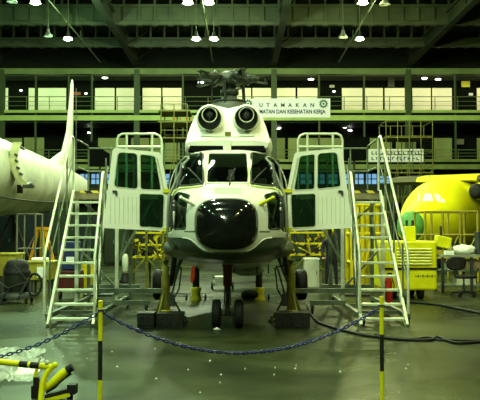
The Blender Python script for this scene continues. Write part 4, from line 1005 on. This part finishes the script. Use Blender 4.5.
# ------------------------------------------------------------------ yellow ground power cart
def cart():
    Yg = 19.9; a, c = P(384, 241, Yg), P(437.5, 290.5, Yg); t = thing('ground_power_cart', ((a.x + c.x) / 2, Yg + .8, 0), 'lime yellow ground power cart with louvred side beside the right stairs', 'power cart')
    MB().bb(a.x, c.x, Yg, Yg + 1.6, c.z, a.z).build('body', lime, t, .05)
    m = MB(); l0, l1 = P(397, 249, Yg), P(431.5, 264, Yg)
    for i in range(6): z = l0.z - (l0.z - l1.z) * i / 5; m.box(((l0.x + l1.x) / 2, Yg - .015, z), (l1.x - l0.x, .05, .025), Matrix.Rotation(R(30), 3, 'X'))
    m.build('louvre', mat('pale yellow louvre', (.85, .85, .25), .3), t)
    z = P(0, 268.8, Yg).z; MB().bb(a.x - .01, c.x + .01, Yg - .012, Yg + .01, z - .025, z + .025).build('stripe', black, t)
    m = MB()
    for i in range(9): p = P(416 + i * 2.3, 276, Yg); m.bb(p.x - .015, p.x + .015, Yg - .006, Yg, p.z - .03, p.z + .03) if i % 2 else m.box((p.x, Yg - .003, p.z), (.04, .006, .02))
    m.build('lettering', dgrey, t)
    a2, c2 = P(405.5, 226, Yg + .3), P(416, 241, Yg + .3); MB().bb(a2.x, c2.x, Yg + .3, Yg + .6, a.z - .01, a2.z).build('control_box', lime, t, .02)
    m = MB(); 
    for px in (407.5, 413.5): p = P(px, 224, Yg + .3); m.tube([(p.x, Yg + .4, a2.z), (p.x, Yg + .4, a2.z + .14)], .03)
    m.build('control_knob', dgrey, t)
    for px in (395, 422.5):
        p = P(px, 294, Yg); 
        for dy in (.25, 1.35): MB().tyre((p.x, Yg + dy, .19), .19, .14).build('wheel', black, t)
    a3 = P(384, 281, Yg); MB().bb(a.x + .05, c.x - .05, Yg + .1, Yg + 1.5, .25, c.z + .02).build('chassis', dgrey, t)
cart()
for px, pb, h, s_ in ((388.5, 300, .62, 'taller red fire extinguisher behind the right stairs rail'),):
    c = G(px, pb); c.y = 18.9; c.x = P(px, 300, 18.9).x; t = thing('fire_extinguisher', c, s_, 'fire extinguisher')
    MB().lathe(c, [(.08, 0), (.09, .02), (.09, h - .15), (.05, h - .05), (.03, h)], (0, 0, 1), 16).build('cylinder', red, t)
    m = MB().box(c + V((.03, 0, h + .03)), (.1, .04, .05)); m.tube([c + V((.05, -.03, h)), c + V((.12, -.05, h - .2)), c + V((.1, -.05, .2))], .012); m.build('valve_and_hose', black, t)

# ------------------------------------------------------------------ workbench, chair at right
def bench():
    Yg = 22; a, c = P(441, 255, Yg), P(500, 262, Yg); t = thing('workbench', ((a.x + c.x) / 2, Yg + .5, 0), 'cluttered dark workbench with lower shelf behind the office chair', 'workbench')
    MB().bb(a.x, c.x, Yg, Yg + .9, a.z - .06, a.z).build('worktop', mat('worn bench top', (.25, .27, .2), .6), t)
    MB().bb(a.x + .05, c.x, Yg + .1, Yg + .85, .55, .59).build('shelf', alu_dk, t); MB().bb(a.x + .05, c.x, Yg + .1, Yg + .85, .15, .19).build('shelf', alu_dk, t)
    for x_ in (a.x + .05, a.x + .8, c.x - .05):
        for y in (Yg + .05, Yg + .85): MB().bb(x_ - .035, x_ + .035, y - .035, y + .035, 0, a.z - .06).build('leg', dgrey, t)
    for x_ in (a.x + .2, ): MB().bb(x_ - .03, x_ + .03, Yg + .8, Yg + .86, a.z, a.z + .75).build('back_post', dgrey, t)
    zt = a.z
    # things on the bench
    q = P(442.5, 241, Yg + .45); b_ = MB(); 
    M = Matrix.Rotation(R(12), 3, 'Y'); b_.box((q.x, Yg + .45, zt + .33), (.42, .3, .3), M)
    tag(b_.build('plastic_crate', lime, None, .04), 'lime yellow tilted plastic crate on the bench stand', 'crate')
    s_ = MB().bb(q.x - .25, q.x + .25, Yg + .3, Yg + .6, zt, zt + .12); tag(s_.build('wooden_block', wood), 'brown block carrying the tilted lime crate', 'block')
    q = P(464.5, 252, Yg + .4); m = MB().ball((q.x, Yg + .45, zt + .12), (.30, .2, .13), 18, 10)
    o = m.build('plastic_bag', mat('white bag plastic', (.8, .83, .78), .3, 0, .1, 9, bump=.9, bscale=12)); tag(o, 'crumpled white plastic bag on the bench above the office chair', 'bag')
    for v in o.data.vertices: v.co *= 1 + .16 * sin(v.co.x * 31) * cos(v.co.y * 27 + v.co.z * 40)
    q = P(447, 252, Yg + .2); tag(MB().bb(q.x - .08, q.x + .15, Yg + .03, Yg + .25, zt, zt + .1).build('parts_box', paper, None, .01), 'small pale box at the left end of the bench', 'box')
    for i, (px, w_, h, z, mt, lb) in enumerate([(452, .3, .22, .59, whited, 'pale carton on the bench shelf, left of the chair back'), (473, .4, .25, .59, mat('brown card', (.3, .22, .12)), 'brown carton on the bench middle shelf at right'), (465, .5, .2, .19, whited, 'pale low carton on the bottom shelf behind the chair base'), (482.5, .25, .6, 99, dgrey, 'dark machine standing on the bench at the right edge')]):
        q = P(px, 260, Yg + .3); z = zt if z == 99 else z; tag(MB().bb(q.x - w_ / 2, q.x + w_ / 2, Yg + .2, Yg + .6, z, z + h).build('carton' if i < 3 else 'machine', mt, None, .01), lb, 'box' if i < 3 else 'machine')
    for i, px in enumerate((450.5, 454.8)):
        q = P(px, 250, Yg + .7); t2 = tag(MB().lathe((q.x, Yg + .75, zt), [(.05, 0), (.06, .01), (.06, .2), (.02, .26), (.02, .3)], (0, 0, 1), 12).build('spray_can', dgrey if i else whited), ['pale bottle at the back of the bench beside the tilted crate', 'dark bottle at the back of the bench beside the pale one'][i], 'bottle')
bench()
def office():
    c = G(464, 296.5); t = thing('office_chair', c, 'black swivel office chair on castors in front of the workbench', 'chair')
    m = MB()
    RG = []
    for q, f in ((-.045, .8), (-.03, 1), (.03, 1), (.045, .85)):
        RG.append([c + V((-.13 + .235 * f * math.copysign(abs(cos(a)) ** .75, cos(a)), .22 + q + .03 * abs(cos(a)), .80 + .17 * f * math.copysign(abs(sin(a)) ** .75, sin(a)))) for a in [2 * pi * i / 28 for i in range(28)]])
    m.loft(RG); m.build('backrest', black, t)
    m = MB(); RG = []
    for z, f in ((.44, .85), (.46, 1), (.5, 1), (.52, .9)): RG.append([c + V((.05 + .26 * f * math.copysign(abs(cos(a)) ** .6, cos(a)), .22 * f * math.copysign(abs(sin(a)) ** .6, sin(a)), z)) for a in [2 * pi * i / 28 for i in range(28)]])
    m.loft(RG); m.build('seat', black, t)
    MB().tube([c + V((0, .05, .44)), c + V((-.08, .3, .46)), c + V((-.13, .3, .75))], .02).build('back_support', black, t)
    m = MB().lathe(c, [(.035, .1), (.035, .3), (.02, .31), (.02, .44)], (0, 0, 1), 12); m.build('gas_lift', dgrey, t)
    for k_ in range(5):
        a = R(18 + 72 * k_); d = V((cos(a), sin(a), 0)); o = MB().tube([c + V((0, 0, .13)), c + d * .3 + V((0, 0, .085))], [.03, .02]).build('base_leg', black, t)
        MB().tyre(c + d * .3 + V((0, 0, .035)), .035, .045, (-d.y, d.x, 0), 12).build('caster', black, o)
    for q in (-1, 1): MB().tube([c + V((.05 + q * .24, .05, .47)), c + V((.05 + q * .28, .05, .6)), c + V((.05 + q * .28, -.1, .68)), c + V((.05 + q * .28, .12, .68))], .018).build('armrest', black, t)
office()
# small rear clutter: cabinets under mezzanine, racks
def cab(px0, px1, pyt, Yg, m_, lb, nm='storage_cabinet', doors=2):
    a, c = P(px0, pyt, Yg), P(px1, pyt, Yg); t = thing(nm, ((a.x + c.x) / 2, Yg + .4, 0), lb, 'cabinet'); MB().bb(a.x, c.x, Yg, Yg + .9, .05, a.z).build('body', m_, t, .02)
    for i in range(doors):
        x0 = a.x + (c.x - a.x) * i / doors + .03; x1 = a.x + (c.x - a.x) * (i + 1) / doors - .03
        o = MB().bb(x0, x1, Yg - .03, Yg, .12, a.z - .06).build('door', m_, t, .01); MB().bb(x1 - .08, x1 - .04, Yg - .06, Yg - .03, a.z * .5, a.z * .5 + .15).build('handle', alu_dk, o)
    MB().bb(a.x + .05, c.x - .05, Yg + .05, Yg + .85, 0, .05).build('plinth', black, t)
dk2 = mat('dark blue grey paint', (.010, .014, .016), .7); dk3 = mat('dark green paint', (.018, .028, .012), .7)
cab(-14, 12, 216, 36, dk2, 'dark blue grey cabinet under the white aircraft at left edge')
cab(16, 48, 214, 46, dk2, 'wide dark cabinet far back behind the orange trestle', doors=3)
cab(49, 74, 205, 55, dk3, 'dark green cabinet far back left of the left stairs', doors=2)
cab(76, 100, 216, 50, dk2, 'dark cabinet far back seen through the left stairs')
cab(104, 128, 222, 40, dk3, 'dark green cabinet behind the left access stand')
cab(296, 316, 224, 45, dk3, 'dark green cabinet behind the right door')
cab(318, 345, 205, 55, dk2, 'tall dark cabinet far back between helicopter and right stairs')
cab(346, 372, 214, 50, dk3, 'dark green cabinet far back seen through right stairs')
cab(374, 398, 205, 55, dk2, 'tall dark cabinet far back left of the yellow aircraft')
cab(126, 170, 200, 62, dk2, 'wide tall dark cabinet far behind the left open door', doors=4)
cab(286, 318, 200, 62, dk3, 'wide tall green cabinet far behind the right open door', doors=4)

# ------------------------------------------------------------------ person
def person():
    Yp = 23.2; c = P(331, 290, Yp); c.z = 0; t = thing('person', c, 'person in black work clothes and yellow cap leaning forward behind the right stand', 'person')
    def skinbody(name, joints, edges, m_):
        me = bpy.data.meshes.new(name); me.from_pydata([V(j[0]) + (c - t.location) for j in joints], edges, []); me.materials.append(m_)
        o = bpy.data.objects.new(name, me); COL.objects.link(o); o.parent = t
        md = o.modifiers.new('skin', 'SKIN'); md.use_smooth_shade = True
        if not me.skin_vertices: 
            me.attributes  # layer made by the modifier below
        return o, md
    J = [((0, 0, .86), .14), ((0, -.03, 1.05), .135), ((-.02, -.08, 1.24), .15), ((-.03, -.13, 1.38), .09), ((-.03, -.17, 1.45), .055),
         ((-.10, 0, .82), .1), ((-.12, -.04, .46), .07), ((-.13, .0, .09), .05), ((.10, 0, .82), .1), ((.14, .02, .46), .07), ((.16, .06, .09), .05),
         ((-.2, -.12, 1.34), .065), ((-.27, -.16, 1.08), .05), ((-.24, -.34, .9), .038), ((.16, -.12, 1.34), .065), ((.24, -.14, 1.08), .05), ((.2, -.33, .92), .038),
         ((-.14, -.12, .04), .045), ((.16, -.06, .04), .045)]
    E = [(0, 1), (1, 2), (2, 3), (3, 4), (0, 5), (5, 6), (6, 7), (0, 8), (8, 9), (9, 10), (2, 11), (11, 12), (12, 13), (2, 14), (14, 15), (15, 16), (7, 17), (10, 18)]
    bm = bmesh.new(); lay = bm.verts.layers.skin.verify(); vs = []
    for i, (p, r) in enumerate(J):
        v = bm.verts.new(p); v[lay].radius = (r, r * .8); v[lay].use_root = (i == 0); vs.append(v)
    for a, b_ in E: bm.edges.new((vs[a], vs[b_]))
    me = bpy.data.meshes.new('clothed_body'); bm.to_mesh(me); bm.free(); me.materials.append(cloth)
    o = bpy.data.objects.new('clothed_body', me); COL.objects.link(o); o.parent = t
    md = o.modifiers.new('skin', 'SKIN'); md.use_smooth_shade = True; o.modifiers.new('sub', 'SUBSURF').levels = 1
    m = MB().ball(c + V((-.03, -.2, 1.55)), (.075, .095, .115), 16, 12); m.ball(c + V((-.03, -.295, 1.54)), (.014, .02, .025), 8, 6)
    for q in (-1, 1): m.ball(c + V((-.03 + q * .078, -.2, 1.55)), (.012, .02, .03), 8, 6)
    m.box(c + V((-.03, -.288, 1.495)), (.04, .008, .008)); m.build('head', skin, t)
    m = MB()
    for q in (-1, 1): m.ball(c + V((-.03 + q * .03, -.285, 1.565)), (.012, .01, .008), 8, 6)
    m.build('eyes', black, t)
    m = MB().lathe(c + V((-.03, -.19, 1.58)), [(.09, 0), (.092, .03), (.075, .08), (.03, .1), (.005, .105)], (0, 0, 1), 18); m.box(c + V((-.03, -.31, 1.59)), (.12, .1, .012)); m.build('cap', lime, t)
    for q, hx, hy, hz3 in ((-1, -.24, -.34, .9), (1, .2, -.33, .92)):
        w_ = V((hx, hy, hz3)); m = MB().ball(c + w_ + V((0, -.05, -.02)), (.04, .05, .022), 12, 8)
        for k_ in range(4):
            b0 = c + w_ + V((-.03 + .02 * k_, -.085, -.02)); L = (.06, .075, .07, .055)[k_]
            m.tube([b0, b0 + V((0, -L * .5, -.005)), b0 + V((0, -L * .85, -.03))], [.009, .009, .007], 6)
        b0 = c + w_ + V((-q * .035, -.04, -.02)); m.tube([b0, b0 + V((-q * .025, -.03, 0)), b0 + V((-q * .025, -.055, -.01))], [.011, .010, .008], 6)
        m.build('hand', skin, t)
    for x_, y in ((-.135, -.04), (.16, .02)): MB().ball(c + V((x_, y, .045)), (.05, .14, .045), 12, 8).build('shoe', black, t)
person()

# ------------------------------------------------------------------ stanchions and chains
def post(px, ptop, Y, lb):
    X = (px - 240) / F * Y; t = thing('stanchion', (X, Y, 0), lb, 'stanchion', 'black and yellow barrier posts'); r = .019
    h = 1.0
    for i, (z0, z1) in enumerate(((.02, .34), (.34, .67), (.67, h))): MB().tube([(X, Y, z0), (X, Y, z1)], r, 16).build('pole_band', black if i == 1 else lime, t)
    MB().lathe((X, Y, 0), [(.14, 0), (.145, .012), (.13, .03), (.03, .045), (.02, .06)], (0, 0, 1), 28).build('base', black, t)
    m = MB().ball((X, Y, h), (.021, .021, .012)); m.build('cap', yellow, t)
    m = MB().torus((X, Y, .93), (0, 0, 1), .026, .006); m.build('chain_ring', blue, t); return V((X, Y, .92))
A = post(101, 300, 7.25, 'black and yellow striped barrier post at left foreground holding both chains')
B = post(381, 297, 7.7, 'black and yellow striped barrier post at right foreground in front of the right stairs')
C_ = V((-3.7, 6.95, .92))
t = thing('stanchion', (C_.x, C_.y, 0), 'black and yellow barrier post beyond the left edge of the view', 'stanchion', 'black and yellow barrier posts')
for i, (z0, z1) in enumerate(((0, .34), (.34, .67), (.67, 1))): MB().tube([(C_.x, C_.y, z0), (C_.x, C_.y, z1)], .019, 12).build('pole_band', black if i == 1 else lime, t)
def chain(a, b_, sag, lb):
    m = MB(); n_ = int((b_ - a).length * 1.1 / .042)
    pt = lambda s_: a + (b_ - a) * s_ - V((0, 0, 4 * sag * s_ * (1 - s_)))
    for i in range(n_):
        p = pt((i + .5) / n_); d = (pt((i + 1) / n_) - pt(i / n_)).normalized()
        up = V((0, 1, 0)) if i % 2 else d.cross(V((0, 1, 0))).normalized()
        up = (up - d * up.dot(d)).normalized(); sdv = d.cross(up)
        L, W2 = .015, .011; ring = []
        for k_ in range(10):
            an = 2 * pi * k_ / 10; ring.append(p + d * (math.copysign(L, cos(an)) * (abs(cos(an)) > .3) + cos(an) * .009) + up * sin(an) * W2)
        m.tube(ring + [ring[0], ring[1]], .006, 5, False)
    return tag(m.build('barrier_chain', blue), lb, 'chain')
chain(A, B, .385, 'blue plastic barrier chain sagging between the two barrier posts')
chain(C_, A, .42, 'blue plastic barrier chain running from left post out of view')

# ------------------------------------------------------------------ floor cables
def cable(px, r, lb, m_=black, wob=0):
    pts = []
    for i in range(len(px) - 1):
        for k_ in range(6): t = k_ / 6; pts.append((px[i][0] * (1 - t) + px[i + 1][0] * t, px[i][1] * (1 - t) + px[i + 1][1] * t))
    pts.append(px[-1]); w3 = []
    for i, p in enumerate(pts): g = G(p[0], p[1]); g.z = r; g.y += wob * sin(i * 1.3); w3.append(g)
    for _ in range(3): w3 = [w3[0]] + [(w3[i - 1] + w3[i] * 2 + w3[i + 1]) / 4 for i in range(1, len(w3) - 1)] + [w3[-1]]
    return tag(MB().tube(w3, r, 7).build('floor_cable', m_), lb, 'cable')
cable([(306, 303), (309, 313), (318, 324), (340, 331), (365, 337), (400, 341), (432, 342), (437, 337.5), (445, 341), (456, 345), (485, 343)], .022, 'thick black cable with a kink across the floor under the right stairs')
cable([(375, 335.5), (395, 339.5), (415, 340), (430, 338), (440, 341.5), (450, 341), (485, 342)], .016, 'thin black cable twisted along the thick one', wob=.04)
cable([(404, 303), (420, 304), (440, 306), (465, 311), (490, 316)], .025, 'black cable running from the power cart to the right edge')
cable([(-3, 352), (10, 360), (0, 388)], .003, 'thin dark wire crossing the floor by the plastic sheet')

# ------------------------------------------------------------------ debris
for i, (px, py) in enumerate([(155, 349), (180, 343), (210, 361), (200, 393), (220, 383), (221, 375), (156, 379), (245, 369), (275, 368), (296, 366), (295, 369), (274, 375), (188, 370), (395, 354), (408, 365), (406, 369), (399, 393), (53, 349), (63, 357), (112, 352), (117, 367), (87, 359), (340, 372)]):
    g = G(px, py); random.seed(i); s_ = random.uniform(.007, .013)
    m = MB().add([g + V((-s_, -s_ * 1.6, .001)), g + V((s_, -s_, .001)), g + V((s_ * 1.2, s_ * 2, .001)), g + V((-s_ * .7, s_ * 1.4, .001)), g + V((0, 0, .02))], [(0, 1, 4), (1, 2, 4), (2, 3, 4), (3, 0, 4), (3, 2, 1, 0)])
    tag(m.build('paper_scrap', mat('scrap paper', (.5, .52, .46), .7)), 'tiny white paper scrap lying on the concrete floor', 'scrap', 'white scraps scattered on the floor')
g = G(217, 330.5); m = MB(); m.tube([g + V((-.05, -.03, .02)), g + V((0, -.05, .03)), g + V((.05, -.03, .015))], [.012, .03, .01], 7); tag(m.build('white_rag', paper), 'small white rag at the foot of the left nose wheel', 'rag')

# ------------------------------------------------------------------ plastic sheet and yellow tow bar in left foreground
m = MB(); NX, NY = 44, 26; vs = []; random.seed(3)
from mathutils import noise
for j in range(NY):
    for i in range(NX):
        u, v = i / (NX - 1), j / (NY - 1); x_ = -2.25 + 1.05 * u; y_ = 9.1 + 3.0 * v
        x_ = G(-14, 377).x + u * .60 - v * .42; y_ = 8.95 + 2.4 * v
        p = V((x_ * 1, y_, 0)); z = .02 + .17 * max(0, noise.noise(V((x_ * 4.1, y_ * 2.6, 0))) + .35) * (sin(pi * u) * sin(pi * v)) ** .4 + .05 * abs(noise.noise(V((x_ * 15, y_ * 9, 3))))
        e = noise.noise(V((x_ * 3, y_ * 2, 7))) * .12; vs.append(V((x_ + e, y_ + e, max(.006, z))))
m.add(vs, [(j * NX + i, j * NX + i + 1, (j + 1) * NX + i + 1, (j + 1) * NX + i) for j in range(NY - 1) for i in range(NX - 1)], False)
tag(m.build('plastic_sheet', plastic), 'crumpled clear plastic sheet lying on the floor at left', 'plastic sheet')
a, c = G(12, 377), G(42, 369)
m = MB().add([G(13, 376) + V((0, 0, .012)), G(38, 374) + V((0, 0, .012)), G(43, 367) + V((0, 0, .03)), G(20, 368) + V((0, 0, .03)), G(13, 376) + V((0, 0, .002)), G(38, 374) + V((0, 0, .002)), G(43, 367) + V((0, 0, .002)), G(20, 368) + V((0, 0, .002))], [(0, 1, 2, 3), (7, 6, 5, 4), (0, 4, 5, 1), (1, 5, 6, 2), (2, 6, 7, 3), (3, 7, 4, 0)])
tag(m.build('white_cloth', paper), 'flat white cloth lying under the yellow tow bar', 'cloth')
YB = 8.2
t = thing('tow_bar', (P(45, 395, YB).x, YB, 0), 'bright yellow tow bar head with curved arms and black pads at bottom left', 'tow bar')
q = lambda px, py, dy=0: P(px, py, YB + dy)
MB().tube([q(-30, 359, .2), q(51, 367)], .030, 14).build('tube', lime, t)
m = MB(); 
for s0, s1 in ((20, 28.5), (31, 40)): a, c = q(s0, 364, .08), q(s1, 365.3, .04); m.tube([P(s0, 359 + (s0 + 30) * 8 / 81, YB + .2 - .2 * (s0 + 30) / 81), P(s1, 359 + (s1 + 30) * 8 / 81, YB + .2 - .2 * (s1 + 30) / 81)], .0315, 14)
m.build('black_band', black, t)
m = MB().ball(q(47, 362.5), .024); m.tube([q(38, 362, -.02), q(41, 357, -.02)], .012); m.build('coupling_joint', whited, t)
m = MB().tube([q(55, 365), q(51, 367.5), q(46, 374, -.02), q(42.5, 384, -.04), q(41, 396, -.06), q(41, 408, -.1)], .028, 12); m.ball(q(55, 365), .03); m.build('fork_arm', lime, t)
m = MB().tube([q(37, 367, .03), q(35.5, 376, .03), q(38, 383, .03), q(36.5, 392, .03), q(36, 402, .02)], .018, 10); m.build('link_rod', lime, t)
m = MB().tube([q(45, 389), q(53, 383), q(62, 374.5), q(68, 369.5)], [.030, .040, .045, .036], 12); o = m.build('curved_arm', lime, t)
m = MB().tube([q(67, 370.3), q(72.5, 366.8)], [.04, .036], 12); m.tube([q(46, 392.5), q(55, 387), q(64, 378), q(71, 373)], .013, 8); m.build('arm_pad', black, o)
m = MB().beam(q(46, 397), q(73, 389.5), .11, .05); m.box(q(72.5, 388.5), (.08, .13, .09)); o = m.build('foot_plate', black, t)
m = MB().beam(q(46, 400.5, -.05), q(70, 394.5, -.05), .03, .035); m.build('plate_edge', lime, o)
MB().box(q(37, 394, .02), (.1, .06, .16)).build('coupling_block', black, t)
for px in (36, 70): x_ = q(px, 395).x; MB().tube([(x_, YB, 0), (x_, YB, .1 if px > 50 else .2)], .03).build('foot', black, t)
